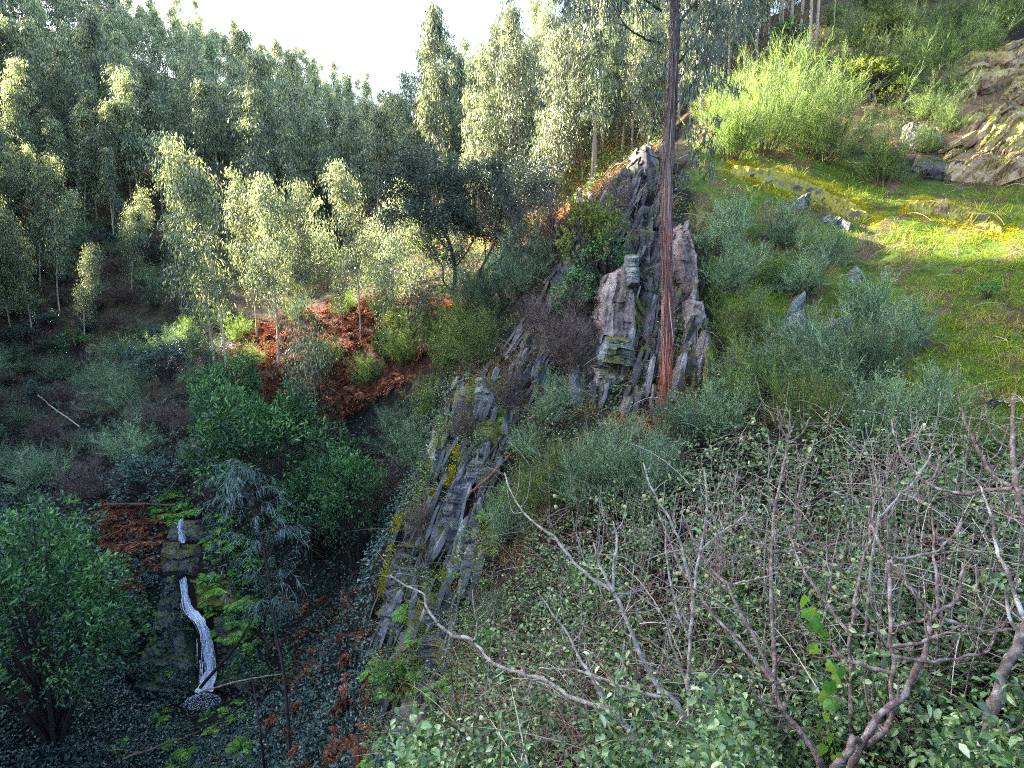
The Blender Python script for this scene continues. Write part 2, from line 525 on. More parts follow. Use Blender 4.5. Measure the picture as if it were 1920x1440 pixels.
M['bracken'] = leafmat('dead_bracken', [(0, (0.05, 0.018, 0.012)), (0.5, (0.16, 0.06, 0.035)), (0.85, (0.34, 0.16, 0.095)), (1, (0.45, 0.30, 0.17))], trans=0.3, tcol=(1.3, 0.9, 0.6), rough=0.7, spec=0.2, objvar=0.25)
M['grass'] = leafmat('grass_blade', [(0, (0.05, 0.11, 0.01)), (0.5, (0.16, 0.23, 0.03)), (0.85, (0.40, 0.46, 0.05)), (1, (0.60, 0.50, 0.12))], trans=0.5, tcol=(1.2, 1.2, 0.5), rough=0.5, objvar=0.0)
M['drygrass'] = leafmat('dry_grass_blade', [(0, (0.14, 0.08, 0.03)), (0.5, (0.33, 0.21, 0.08)), (1, (0.50, 0.38, 0.16))], trans=0.35, tcol=(1.1, 1.0, 0.7), rough=0.6, objvar=0.0)
M['weed'] = leafmat('weed_leaf', [(0, (0.05, 0.13, 0.03)), (0.6, (0.11, 0.24, 0.05)), (1, (0.24, 0.36, 0.08))], trans=0.3, rough=0.4, objvar=0.2)
M['vine'] = leafmat('vine_leaf', [(0, (0.05, 0.13, 0.03)), (0.6, (0.12, 0.25, 0.05)), (1, (0.30, 0.36, 0.06))], trans=0.3, rough=0.35, objvar=0.0)
M['moss'] = leafmat('moss', [(0, (0.07, 0.08, 0.02)), (0.5, (0.34, 0.28, 0.03)), (1, (0.66, 0.50, 0.05))], trans=0.15, rough=0.8, spec=0.1, objvar=0.0)
M['mossgreen'] = leafmat('green_moss', [(0, (0.05, 0.07, 0.01)), (0.5, (0.15, 0.17, 0.025)), (1, (0.34, 0.36, 0.06))], trans=0.15, rough=0.8, spec=0.1, objvar=0.0)
M['strip_red'] = leafmat('peeling_bark_red', [(0, (0.04, 0.012, 0.01)), (0.45, (0.17, 0.035, 0.02)), (0.85, (0.40, 0.11, 0.06)), (1, (0.58, 0.34, 0.25))], trans=0, rough=.7, objvar=0)
M['strip_grey'] = leafmat('peeling_bark_grey', [(0, (0.03, 0.02, 0.02)), (0.5, (0.07, 0.04, 0.038)), (0.85, (0.20, 0.13, 0.12)), (1, (0.46, 0.37, 0.34))], trans=0, rough=.7, objvar=0)
M['palebark'] = solidmat('pale_eucalyptus_bark', [(0.3, (0.13, 0.10, 0.08)), (0.5, (0.33, 0.27, 0.21)), (0.75, (0.52, 0.45, 0.36))], 3, (3, 3, 0.6), bump=0.3)
M['darkbark'] = solidmat('dark_bark', [(0.3, (0.015, 0.012, 0.012)), (0.7, (0.07, 0.055, 0.05))], 6, (2, 2, 0.6), bump=0.5)
M['stem'] = solidmat('brown_stem', [(0.3, (0.05, 0.03, 0.02)), (0.7, (0.17, 0.11, 0.08))], 6, bump=0.2)
M['redbark'] = solidmat('red_brown_stringy_bark', [(0.30, (0.03, 0.010, 0.01)), (0.42, (0.18, 0.04, 0.025)), (0.56, (0.40, 0.10, 0.05)), (0.72, (0.60, 0.28, 0.17))], 5, (3, 3, 0.35), bump=0.9, rough=0.7)
M['greybark'] = solidmat('grey_purple_stringy_bark', [(0.30, (0.025, 0.016, 0.018)), (0.5, (0.13, 0.085, 0.085)), (0.7, (0.30, 0.22, 0.20)), (0.85, (0.42, 0.34, 0.32))], 5, (3, 3, 0.3), bump=0.9, rough=0.75)
M['figbark'] = solidmat('grey_fig_bark', [(0.3, (0.07, 0.055, 0.045)), (0.48, (0.24, 0.20, 0.17)), (0.7, (0.50, 0.45, 0.41))], 22, bump=0.5, rough=0.7)
M['figbrown'] = solidmat('brown_fig_bark', [(0.3, (0.06, 0.03, 0.025)), (0.5, (0.20, 0.13, 0.11)), (0.72, (0.48, 0.40, 0.37))], 22, bump=0.5, rough=0.7)
M['mottled'] = solidmat('mottled_bark', [(0.42, (0.08, 0.06, 0.05)), (0.55, (0.22, 0.17, 0.15)), (0.62, (0.55, 0.5, 0.47))], 9, bump=0.6, rough=0.7)
M['bud'] = solidmat('fig_bud', [(0.3, (0.20, 0.19, 0.06)), (0.7, (0.36, 0.33, 0.16))], 12, bump=0.1, rough=0.5)
M['slate'] = rockmat('grey_slate', [(0.2, (0.03, 0.035, 0.045)), (0.45, (0.10, 0.11, 0.125)), (0.62, (0.22, 0.235, 0.24)), (0.8, (0.42, 0.42, 0.40))], moss=0.16)
M['slateblue'] = rockmat('dark_blue_slate', [(0.15, (0.015, 0.016, 0.022)), (0.4, (0.06, 0.063, 0.075)), (0.65, (0.15, 0.15, 0.165)), (0.88, (0.33, 0.32, 0.32))], moss=0.10)
M['slatepink'] = rockmat('pink_grey_schist', [(0.2, (0.06, 0.045, 0.045)), (0.42, (0.17, 0.125, 0.12)), (0.62, (0.33, 0.26, 0.24)), (0.82, (0.52, 0.44, 0.41))], moss=0.08)
M['schistv'] = rockmat('purple_grey_schist', [(0.2, (0.015, 0.013, 0.016)), (0.45, (0.06, 0.052, 0.058)), (0.65, (0.16, 0.14, 0.15)), (0.85, (0.36, 0.33, 0.33))], moss=0.17)
M['tanrock'] = rockmat('tan_rock', [(0.2, (0.05, 0.03, 0.02)), (0.4, (0.19, 0.11, 0.065)), (0.6, (0.42, 0.28, 0.17)), (0.85, (0.60, 0.50, 0.38))], moss=0.2, mosscol=((0.12, 0.12, 0.02), (0.4, 0.34, 0.03)))
M['mossrock'] = rockmat('mossy_ledge_rock', [(0.2, (0.06, 0.05, 0.05)), (0.5, (0.18, 0.15, 0.13)), (0.8, (0.40, 0.33, 0.27))], moss=0.38, mosscol=((0.14, 0.14, 0.03), (0.42, 0.34, 0.04)))
M['wetslate'] = rockmat('wet_dark_slate', [(0.2, (0.006, 0.007, 0.01)), (0.5, (0.022, 0.026, 0.035)), (0.8, (0.09, 0.10, 0.12))], moss=0.22, mosscol=((0.015, 0.03, 0.008), (0.05, 0.09, 0.02)), rough=0.35, spec=0.6)
M['mossslate'] = rockmat('mossy_slate', [(0.2, (0.03, 0.03, 0.03)), (0.5, (0.10, 0.10, 0.09)), (0.8, (0.26, 0.25, 0.22))], moss=0.40, mosscol=((0.05, 0.06, 0.01), (0.17, 0.17, 0.03)))

# ---------------------------------------------------------------- regions of the hillside (outlined where the reference sees them)
Z_GRASS = [(1340,300),(1500,300),(1700,380),(1920,350),(2300,350),(2300,860),(1900,860),(1790,840),(1740,700),(1640,600),(1500,470),(1380,400)]
Z_GRASS_ALL = [(1300,260),(1500,280),(1720,340),(1920,330),(2300,330),(2300,900),(1850,880),(1500,760),(1350,650),(1290,430)]
Z_THICKET = [(930,1500),(880,1330),(960,1200),(1010,1030),(1160,900),(1300,850),(1500,830),(1750,850),(1920,880),(2500,900),(2500,2600),(800,2600),(700,1700)]
Z_BRACKEN = [[(440,640),(520,590),(700,560),(850,560),(860,640),(760,720),(640,790),(520,780),(440,730)], [(520,1120),(680,1110),(720,1250),(700,1440),(560,1440),(520,1300)], [(190,960),(290,950),(285,1080),(200,1100)]]
Z_OCHRE = [[(960,330),(1060,280),(1230,250),(1230,330),(1100,420),(980,440)], [(200,240),(320,230),(330,320),(200,330)], [(380,300),(460,300),(460,350),(380,350)], [(600,330),(980,300),(980,460),(700,470)]]
Z_LEFTLOW = [(-400,560),(300,520),(480,600),(700,800),(760,860),(700,1250),(780,1700),(-500,1800)]
Z_SPUR = [(1240,240),(1300,420),(1340,700),(1240,850),(1010,1030),(900,1300),(860,1440),(700,1440),(680,1200),(760,950),(840,700),(960,600),(1080,380)]

Z_WET = [[(292,968),(386,966),(384,1075),(300,1085)], [(325,1075),(380,1075),(425,1180),(430,1305),(360,1310),(368,1200)]]
# ---------------------------------------------------------------- ground sheet
V = np.stack([XX, YY, ZZ], -1).reshape(-1, 3)
gi = np.arange(NA * NL).reshape(NL, NA)
GF = np.stack([gi[:-1, :-1], gi[:-1, 1:], gi[1:, 1:], gi[1:, :-1]], -1).reshape(-1, 4)
gm = MB(); gm.add(V, GF)
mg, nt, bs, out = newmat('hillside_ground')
ca = nt.nodes.new('ShaderNodeAttribute'); ca.attribute_name = 'soil_and_shade'
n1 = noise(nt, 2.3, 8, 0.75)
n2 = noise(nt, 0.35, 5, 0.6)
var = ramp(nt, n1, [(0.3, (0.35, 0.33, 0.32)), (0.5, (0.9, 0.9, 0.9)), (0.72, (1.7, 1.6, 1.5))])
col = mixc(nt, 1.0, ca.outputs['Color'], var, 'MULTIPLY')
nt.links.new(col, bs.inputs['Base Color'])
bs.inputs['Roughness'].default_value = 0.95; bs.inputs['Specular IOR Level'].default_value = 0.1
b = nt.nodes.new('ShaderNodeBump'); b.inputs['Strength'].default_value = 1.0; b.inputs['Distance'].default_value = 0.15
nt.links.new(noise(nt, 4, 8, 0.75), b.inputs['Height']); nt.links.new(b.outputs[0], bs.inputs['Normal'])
ground = gm.obj('ground', mg, smooth=True); tag(ground, kind='structure')
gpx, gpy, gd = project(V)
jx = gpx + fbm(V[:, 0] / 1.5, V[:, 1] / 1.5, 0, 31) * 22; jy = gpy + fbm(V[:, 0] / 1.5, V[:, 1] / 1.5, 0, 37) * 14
soil_and_shade = np.tile(np.array([0.022, 0.019, 0.014, 1.0]), (len(V), 1))
front = V[:, 1] > 0.5
far_ = front & (gd > 34)
soil_and_shade[far_] = (0.09, 0.065, 0.04, 1)
soil_and_shade[front & inpoly(jx, jy, Z_GRASS_ALL) & (gd < 30)] = (0.10, 0.15, 0.025, 1)
gp = fbm(V[:, 0] / 0.7, V[:, 1] / 0.7, 0, 41) + 0.5 * fbm(V[:, 0] / 0.2, V[:, 1] / 0.2, 0, 43)
soil_and_shade[front & inpoly(jx, jy, Z_GRASS_ALL) & (gd < 30) & (gp > 0.25)] = (0.14, 0.09, 0.06, 1)
for q in Z_BRACKEN[:1]: soil_and_shade[front & inpoly(jx, jy, q)] = (0.09, 0.04, 0.025, 1)
for q in Z_OCHRE: soil_and_shade[front & inpoly(jx, jy, q) & (gd > 22)] = (0.42, 0.20, 0.08, 1)
soil_and_shade[front & inpoly(jx, jy, [(200,240),(330,230),(330,330),(200,330)])] = (0.5, 0.15, 0.05, 1)
soil_and_shade[front & inpoly(jx, jy, [(1240,150),(1920,100),(1920,330),(1700,300),(1500,250),(1300,260)]) & (gd < 45)] = (0.13, 0.085, 0.05, 1)
soil_and_shade[front & inpoly(jx, jy, [(1780,120),(2200,60),(2200,380),(1780,330)]) & (gd < 45)] = (0.27, 0.15, 0.085, 1)
Z_LEDGE = [[(1358,296),(1400,296),(1500,322),(1580,352),(1665,398),(1655,428),(1590,410),(1500,372),(1400,338),(1350,318)], [(1690,392),(1712,368),(1770,372),(1850,402),(1905,432),(1890,455),(1820,438),(1740,412)]]
mossn = fbm(V[:, 0] / .5, V[:, 1] / .5, 0, 61, 3) > -.45
for q in Z_LEDGE: soil_and_shade[front & inpoly(gpx, gpy, q) & mossn & (gd < 30)] = (0.42, 0.31, 0.02, 1)
soil_and_shade[front & inpoly(jx, jy, Z_THICKET) & (gd < 12)] = (0.010, 0.008, 0.006, 1)  # deep shade of the thicket gaps put into the ground colour
ga = ground.data.attributes.new('soil_and_shade', 'FLOAT_COLOR', 'POINT')
ga.data.foreach_set('color', soil_and_shade.astype(np.float32).ravel())

# ---------------------------------------------------------------- plants
def make_euc(H, lo, rad, nclump, nleaf, seed, leaf=(0.24, 0.05), name='eucalyptus_tree', lm='euc', trunk_r=0.09, lean=0.4, droop=1.7, barkm='palebark'):
    r = np.random.default_rng(seed)
    t = MB()
    n = 12
    z = np.linspace(0, H, n)
    bend = r.normal(size=2) * lean
    ph = r.uniform(0, 6)
    tx = bend[0] * (z / H) ** 2 + np.sin(z / H * 5 + ph) * 0.12 * lean
    ty = bend[1] * (z / H) ** 2 + np.cos(z / H * 4 + ph) * 0.12 * lean
    tp = np.stack([tx, ty, z], 1)
    tube(t, tp, trunk_r * (1 - z / H * 0.85), 6)
    cr = MB()
    nb = max(8, nclump // 7)
    zb = r.uniform(0, 1, nb) ** 0.9 * (H - lo) + lo
    fb = (zb - lo) / (H - lo)
    prb = np.interp(fb, [0, .12, .35, .7, .9, 1], [.45, .85, 1.0, .72, .38, .10])
    azb = r.uniform(0, 2 * math.pi, nb)
    rb = rad * prb * r.uniform(0.2, 1.0, nb)
    bs_ = (rad * 0.15 + 0.12) * r.uniform(0.6, 1.3, nb)
    ib = r.integers(0, nb, nclump)
    zc = np.clip(zb[ib] + r.normal(size=nclump) * bs_[ib] * 1.9, lo * .8, H * 1.02)
    f = (zc - lo) / (H - lo)
    ox = np.cos(azb) * rb; oy = np.sin(azb) * rb
    cx = np.interp(zc, z, tx); cy = np.interp(zc, z, ty)
    cen = np.stack([cx + ox[ib] + r.normal(size=nclump) * bs_[ib] * .8, cy + oy[ib] + r.normal(size=nclump) * bs_[ib] * .8, zc], 1)
    rr = np.hypot(cen[:, 0] - cx, cen[:, 1] - cy)
    # limbs reaching into the crown
    for k in range(0, nclump, max(1, nclump // 26)):
        z0 = max(lo * 0.75, zc[k] - rr[k] * 1.1 - 0.4)
        p0 = np.array([np.interp(z0, z, tx), np.interp(z0, z, ty), z0])
        mid = (p0 + cen[k]) / 2 + np.array([0, 0, -0.15])
        tube(t, spline([p0, mid, cen[k]], 5), [trunk_r * .35, trunk_r * .28, trunk_r * .2, trunk_r * .14, trunk_r * .06], 3, cap=False)
    cs = rad * 0.10 + 0.12
    P = np.repeat(cen, nleaf, 0) + r.normal(size=(nclump * nleaf, 3)) * [cs, cs, cs * 0.9]
    D = r.normal(size=P.shape) * 0.55; D[:, 2] -= droop
    out_ = nrm(np.repeat(cen - np.stack([cx, cy, zc], 1), nleaf, 0)) * 0.35
    D = nrm(D + out_)
    crnd = np.repeat(r.uniform(-0.22, 0.22, nclump), nleaf)
    rn = np.clip(r.normal(0.42, 0.27, len(P)) + crnd + (f.repeat(nleaf) - 0.5) * 0.2, 0, 1)
    leaves(cr, P, D, leaf[0] * r.uniform(0.6, 1.3, len(P)), leaf[1] * r.uniform(0.7, 1.3, len(P)), rn)
    root = empty(name)
    tr = t.obj('trunk', M[barkm], root, True)
    c = cr.obj('crown', M[lm], root)
    return root

def make_broom(H, spread, seed, mat='broom', nmain=34, per=16, tw=11, wid=0.0075, name='broom_bush', upb=0.35, stemm='stem'):
    r = np.random.default_rng(seed)
    st_ = MB(); fo = MB()
    az = r.uniform(0, 2 * math.pi, nmain); inc = np.abs(r.normal(0, 1, nmain)) * spread * 0.72
    inc = np.minimum(inc, 1.45)
    d = np.stack([np.sin(inc) * np.cos(az), np.sin(inc) * np.sin(az), np.cos(inc)], 1)
    L = H * r.uniform(0.35, 0.85, nmain)
    P0 = np.stack([np.cos(az), np.sin(az), az * 0], 1) * r.uniform(0, 0.3, nmain)[:, None] * H * 0.5
    k = np.linspace(0, 1, 5)[None, :, None]
    up = np.array([0, 0, 1.0])
    wob = r.normal(size=(nmain, 5, 3)) * 0.035 * H * k
    pts = P0[:, None] + d[:, None] * L[:, None, None] * k + up * (L[:, None, None] * 0.2 * k ** 2) + wob
    for i in range(nmain):
        tube(st_, pts[i], np.linspace(0.012, 0.003, 5) * H / 1.8, 3, cap=False)
    i = np.repeat(np.arange(nmain), per)
    t = r.uniform(0.12, 1.0, len(i)) * 3.999
    ti = t.astype(int); tf = (t - ti)[:, None]
    B0 = pts[i, ti] * (1 - tf) + pts[i, ti + 1] * tf
    bd = nrm(nrm(pts[i, -1] - pts[i, 0]) * 0.8 + r.normal(size=(len(i), 3)) * 0.5 + up * 0.3)
    bl = H * r.uniform(0.12, 0.34, len(i))
    bp = np.stack([B0, B0 + bd * bl[:, None] * 0.5 + r.normal(size=B0.shape) * .02 * H, B0 + bd * bl[:, None]], 1)
    ribbons(fo, bp, wid * 0.9, 0.12)
    j = np.repeat(np.arange(len(i)), tw)
    tt = r.uniform(0.1, 1.0, len(j))
    T0 = B0[j] + bd[j] * (bl[j] * tt)[:, None]
    td = nrm(bd[j] * 0.8 + r.normal(size=(len(j), 3)) * 0.34 + up * upb * r.uniform(0, 1, len(j))[:, None])
    tl = H * r.uniform(0.05, 0.17, len(j))
    droop = r.normal(size=(len(j), 3)) * 0.14
    tp = np.stack([T0, T0 + td * tl[:, None] * 0.5, T0 + (td + droop) * tl[:, None]], 1)
    cl = np.repeat(r.uniform(-.2, .2, len(i)), tw) + np.repeat(np.repeat(r.uniform(-.12, .12, nmain), per), tw)
    rn = np.clip(0.42 + r.normal(0, 0.24, len(j)) + cl, 0, 1)
    ribbons(fo, tp, wid * r.uniform(0.6, 1.4, len(j)), rn)
    u = r.integers(0, len(j), len(j))
    LP = tp[u, 0] + (tp[u, 2] - tp[u, 0]) * r.uniform(0.3, 1, len(u))[:, None]
    LD = nrm(td[u] + r.normal(size=(len(u), 3)) * 0.7)
    leaves(fo, LP, LD, H * 0.02, wid * 1.3, np.clip(rn[u] + 0.1, 0, 1))
    root = empty(name)
    st_.obj('stem', M[stemm], root)
    fo.obj('foliage', M[mat], root)
    return root

def make_shrub(rx, rz, nl, per, seed, leaf=(0.09, 0.035), mat='laurel', name='laurel_shrub', cz=None, lift=0.15, trunk=0.05, name_trunk='stem', gap=0.85, upward=0.5, six=False):
    """lumpy leafy shrub: lobes made of shoots, each shoot a rosette of leaves"""
    r = np.random.default_rng(seed)
    cz = rz * 0.95 + lift if cz is None else cz
    d = rand_dirs(nl, r); d[:, 2] = np.where(d[:, 2] < -0.35, -d[:, 2], d[:, 2])
    rad = np.stack([rx * d[:, 0], rx * d[:, 1], rz * d[:, 2]], 1)
    k = (0.5 + 0.5 * np.sqrt(r.uniform(0, 1, nl))) * (0.86 + 0.5 * vnoise(d[:, 0] * 2 + seed, d[:, 1] * 2, d[:, 2] * 2, seed))
    cen = rad * k[:, None] + np.array([0, 0, cz])
    st_ = MB(); fo = MB()
    base = np.zeros(3)
    for i in range(0, nl, max(1, nl // 30)):
        m = cen[i] * 0.5 + np.array([0, 0, cz * 0.12])
        tube(st_, spline([base + r.normal(size=3) * [.08, .08, 0], m, cen[i]], 5), np.linspace(trunk, trunk * 0.15, 5), 4, cap=False)
    lr = (rx + rz) * 0.105
    n = nl * per
    a = np.repeat(np.arange(nl), per)
    off = rand_dirs(n, r) * (lr * r.uniform(0.3, 1.25, n) ** 0.7)[:, None]
    keep = (off * nrm(rad)[a]).sum(1) > -lr * 0.35
    a = a[keep]; off = off[keep]; n = len(a)
    S = cen[a] + off
    sd = nrm(off + nrm(rad)[a] * lr * 0.8 + np.array([0, 0, upward * lr]))
    q = 6
    P = np.repeat(S, q, 0) + r.normal(size=(n * q, 3)) * leaf[0] * 0.35
    D = nrm(np.repeat(sd, q, 0) * 0.7 + r.normal(size=(n * q, 3)) * 0.6)
    rn = np.clip(r.normal(0.40, 0.21, n * q) + np.repeat((sd[:, 2]) * 0.14, q) + np.repeat(r.uniform(-.25, .25, nl)[a], q), 0, 1)
    f = leaves6 if six else leaves
    f(fo, P, D, leaf[0] * r.uniform(0.7, 1.3, n * q), leaf[1] * r.uniform(0.8, 1.2, n * q), rn)
    root = empty(name)
    st_.obj(name_trunk, M['darkbark'], root)
    fo.obj('foliage', M[mat], root)
    return root

def make_fern(L, nf, seed, mat='fern', name='fern_clump', messy=0.2, npin=16, wid=0.30):
    r = np.random.default_rng(seed)
    fo = MB()
    for i in range(nf):
        az = r.uniform(0, 2 * math.pi); e = r.uniform(0.5, 1.15)
        l = L * r.uniform(0.6, 1.15)
        h = np.array([math.cos(az), math.sin(az), 0])
        s = np.linspace(0, 1, 8)
        p = h * (l * s * math.cos(e * 0.8))[:, None] + np.array([0, 0, 1]) * (l * (s * math.sin(e) - s ** 2.2 * (0.55 + messy * r.uniform(0, 1.2))))[:, None]
        p = p + r.normal(size=3) * messy * 0.1
        t = MB
        ribbons(fo, p[None], 0.012, 0.1)
        sp = np.repeat(np.linspace(0.18, 0.98, npin), 2)
        q = np.stack([np.interp(sp, s, p[:, c]) for c in range(3)], 1)
        tan = nrm(np.gradient(p, axis=0)); tq = np.stack([np.interp(sp, s, tan[:, c]) for c in range(3)], 1)
        side = np.cross(tq, [0, 0, 1.0]); side = nrm(side) * np.tile([1, -1], npin)[:, None]
        D = nrm(side + tq * 0.45 + r.normal(size=q.shape) * messy * 0.5 + np.array([0, 0, -0.2 - messy * .4]))
        ln = l * wid * np.sin(np.clip(sp * 0.9 + 0.12, 0, 1) * math.pi) ** 0.7
        leaves(fo, q, D, ln, ln * 0.3, np.clip(r.normal(0.5, 0.2, len(q)) + r.uniform(-.15, .15), 0, 1), N=np.tile([0, 0, 1.0], (len(q), 1)) + r.normal(size=q.shape) * 0.2)
    o = fo.obj(name, M[mat])
    return o

def one(o, p, rz, s, label=None, group=None, tilt=(0, 0), sink=0.05):
    loc = (p[0], p[1], p[2] - sink)
    return dup(o, loc, rz, s, tilt, label, group)

def retire(*roots):
    for r_ in roots:
        for ch in list(r_.children):
            bpy.data.objects.remove(ch)
        bpy.data.objects.remove(r_)

U = lambda a, b: float(rng.uniform(a, b))

# ---- eucalyptus forest on the far slopes
eucs = [make_euc(U(12, 18), U(3.0, 7.0), U(1.2, 2.0), int(U(220, 330)), 24, 100 + i, leaf=(0.38, 0.07), trunk_r=.11) for i in range(9)]
far_eucs = [make_euc(U(13, 17), U(3, 5), U(1.5, 1.9), 150, 18, 180 + i, leaf=(0.50, 0.10)) for i in range(4)]
for e in eucs: e['category'] = 'tree'
FOREST = [[(-120,-60),(100,-10),(200,60),(450,170),(640,235),(800,300),(980,190),(1180,120),(1330,20),(1480,-60),(1490,60),(1400,160),(1330,220),(1220,300),(1080,390),(980,440),(700,470),(480,470),(330,420),(150,470),(-120,500)]]
cand = scatter(FOREST, 60000, 27, 125)
cpx, cpy, cd = project(cand)
order = np.argsort(rng.uniform(size=len(cand)))
keep = []
cell = {}
for i in order:
    p = cand[i]
    sp_d = 1.75 + 0.013 * cd[i]
    if inpoly(np.array([cpx[i]]), np.array([cpy[i]]), [(190,225),(335,225),(335,335),(190,335)])[0]: sp_d *= 2.2
    kx, ky = int(p[0] // 5), int(p[1] // 5)
    ok = True
    for a in (-1, 0, 1):
        for b_ in (-1, 0, 1):
            for j in cell.get((kx + a, ky + b_), ()):
                if (cand[j][0] - p[0]) ** 2 + (cand[j][1] - p[1]) ** 2 < sp_d ** 2: ok = False; break
    if ok:
        cell.setdefault((kx, ky), []).append(i); keep.append(i)
keep.sort(key=lambda i: cd[i])
print('forest candidates', len(keep))
rest = keep[270:]
keep = keep[:270]
if rest:
    # the farthest trees merge into one mass
    mbf = MB(); mbt = MB()
    for i in rest:
        src = far_eucs[rng.integers(4)]
        s = U(.72, 1.0) * (float(np.interp(cpx[i], [0, 250, 500, 800], [1.2, 1.05, .85, .72])) if cpx[i] < 860 else 1.1); a = U(0, 6.28)
        Mx = np.array([[math.cos(a), -math.sin(a), 0], [math.sin(a), math.cos(a), 0], [0, 0, 1]]) * s
        for ch in src.children:
            me = ch.data; n_ = len(me.vertices)
            co = np.empty(n_ * 3, np.float32); me.vertices.foreach_get('co', co)
            rv = np.empty(n_, np.float32); me.attributes['rnd'].data.foreach_get('value', rv)
            if ch.name.startswith('crown'):
                mbf.add(co.reshape(-1, 3) @ Mx.T + cand[i] - [0, 0, .2], np.arange(n_).reshape(-1, 4), rv)
            else:
                lo4 = np.empty(len(me.loops), np.int32); me.loops.foreach_get('vertex_index', lo4)
                q4 = np.array([[me.loops[k_].vertex_index for k_ in p_.loop_indices] for p_ in list(me.polygons)[:66] if p_.loop_total == 4])
                mbt.add(co.reshape(-1, 3)[:72] @ Mx.T + cand[i] - [0, 0, .2], q4[(q4 < 72).all(1)], .5)
    of = mbf.obj('distant_forest', M['euc']); tag(of, kind='stuff')
    ot = mbt.obj('distant_trunks', M['palebark']); tag(ot, kind='stuff')
retire(*far_eucs)
for i in keep:
    p = cand[i]; px_, py_ = cpx[i], cpy[i]
    uu = p[0] * su[0] + p[1] * su[1]
    if px_ > 860: lab, g = 'slender grey-green eucalyptus in the dense sunlit stand behind the rock crest', 'eucalyptus trees of the sunlit stand'
    elif py_ < 175 and px_ < 800 and uu > 62: lab, g = 'slender eucalyptus on the left skyline, its crown lit against the white sky', 'eucalyptus trees on the left skyline'
    elif uu > 37: lab, g = 'dark eucalyptus in the shaded part of the left hillside forest', 'eucalyptus trees in the shaded forest'
    else: lab, g = 'sunlit eucalyptus at the near edge of the left hillside forest', 'eucalyptus trees at the left forest edge'
    s = U(0.75, 1.1) * (0.8 if (uu < 37 and px_ < 500) else 1.0) * (0.72 if (px_ > 860 and cd[i] < 62) else 1.0) * (float(np.interp(px_, [0, 250, 500, 800], [1.15, 1.05, .85, .72])) if (px_ < 860 and cd[i] > 70) else 1.0)
    one(eucs[rng.integers(len(eucs))], p, U(0, 6.28), (s * U(0.8, 1.25), s * U(0.8, 1.25), s * U(.85, 1.15)), lab, g, (U(-.07, .07), U(-.07, .07)), 0.2)

# ---- individually readable eucalyptus trees of the sunlit strip and the left
near_e = [make_euc(U(10, 12), U(3.6, 4.6), U(1.15, 1.45), 210, 30, 140 + i, leaf=(0.23, 0.05), lean=0.9, trunk_r=0.075, name='young_eucalyptus') for i in range(4)]
small_e = [make_euc(5.4, 1.3, 1.1, 110, 28, 160 + i, leaf=(0.19, 0.045), lean=0.5, trunk_r=0.035, name='young_eucalyptus') for i in range(3)]
for e in near_e + small_e: e['category'] = 'tree'
G_ = 'young eucalyptus trees in the strip of sunlight'
spots = [
 (410,722,0,1.18,'tall leaning eucalyptus with two pale stems at the left end of the orange ferns'),
 (425,730,2,1.08,'eucalyptus with a pale crooked stem right behind the tallest leaning one'),
 (520,690,1,0.98,'eucalyptus with narrow drooping crown second from the left in the sunlit strip'),
 (480,640,3,0.95,'slim eucalyptus behind the second tree of the sunlit strip'),
 (560,650,0,0.8,'eucalyptus with a thin pale trunk rising from the middle of the sunlit strip'),
 (680,640,2,0.75,'eucalyptus rising behind the orange bracken in the sunlit strip'),
 (160,672,1,0.82,'lone slender eucalyptus with a bare pale stem standing in the dark scrub at the left'),
 (60,650,3,0.95,'eucalyptus at the left picture edge above the dark scrub'),
 (20,640,0,1.0,'leftmost eucalyptus half out of the picture above the dark scrub'),
 (0,560,2,1.0,'eucalyptus behind the leftmost ones, its crown in the sun'),
 (110,590,1,1.0,'eucalyptus between the left edge and the lone slender one'),
 (75,540,0,1.05,'taller sunlit eucalyptus behind the lone slender one'),
 (250,560,3,0.85,'dark eucalyptus above the shaded hollow left of the sunlit strip'),
 (330,540,2,0.9,'eucalyptus at the dark upper end of the sunlit strip'),
]
for k, (px_, py_, v, s, lab) in enumerate(spots):
    one(near_e[v], on_ground(px_, py_), U(0, 6.28), s, lab, G_ if 400 < px_ < 700 else 'eucalyptus trees at the left', (0, 0), 0.1)
spots = [(590,770,0,1.0,'small eucalyptus with drooping pale leaves in front of the orange bracken'),(640,620,1,0.9,'bushy low eucalyptus over the middle of the orange bracken'),
 (740,640,2,0.95,'small yellow-green eucalyptus near the forked dark tree'),(790,650,0,0.8,'smallest eucalyptus just left of the forked dark tree'),(700,560,1,1.0,'small eucalyptus on the upper edge of the orange bracken'),
 (540,560,2,1.1,'small eucalyptus between the two tallest of the sunlit strip'),(610,540,0,1.2,'small eucalyptus in shade over the sunlit strip'),(860,560,1,1.0,'small eucalyptus hidden behind the forked dark tree'),
 (760,560,2,1.2,'small eucalyptus with straight stem behind the yellow-green ones')]
for px_, py_, v, s, lab in spots:
    one(small_e[v], on_ground(px_, py_), U(0, 6.28), s, lab, G_, (0, 0), 0.05)
retire(*eucs, *near_e, *small_e)

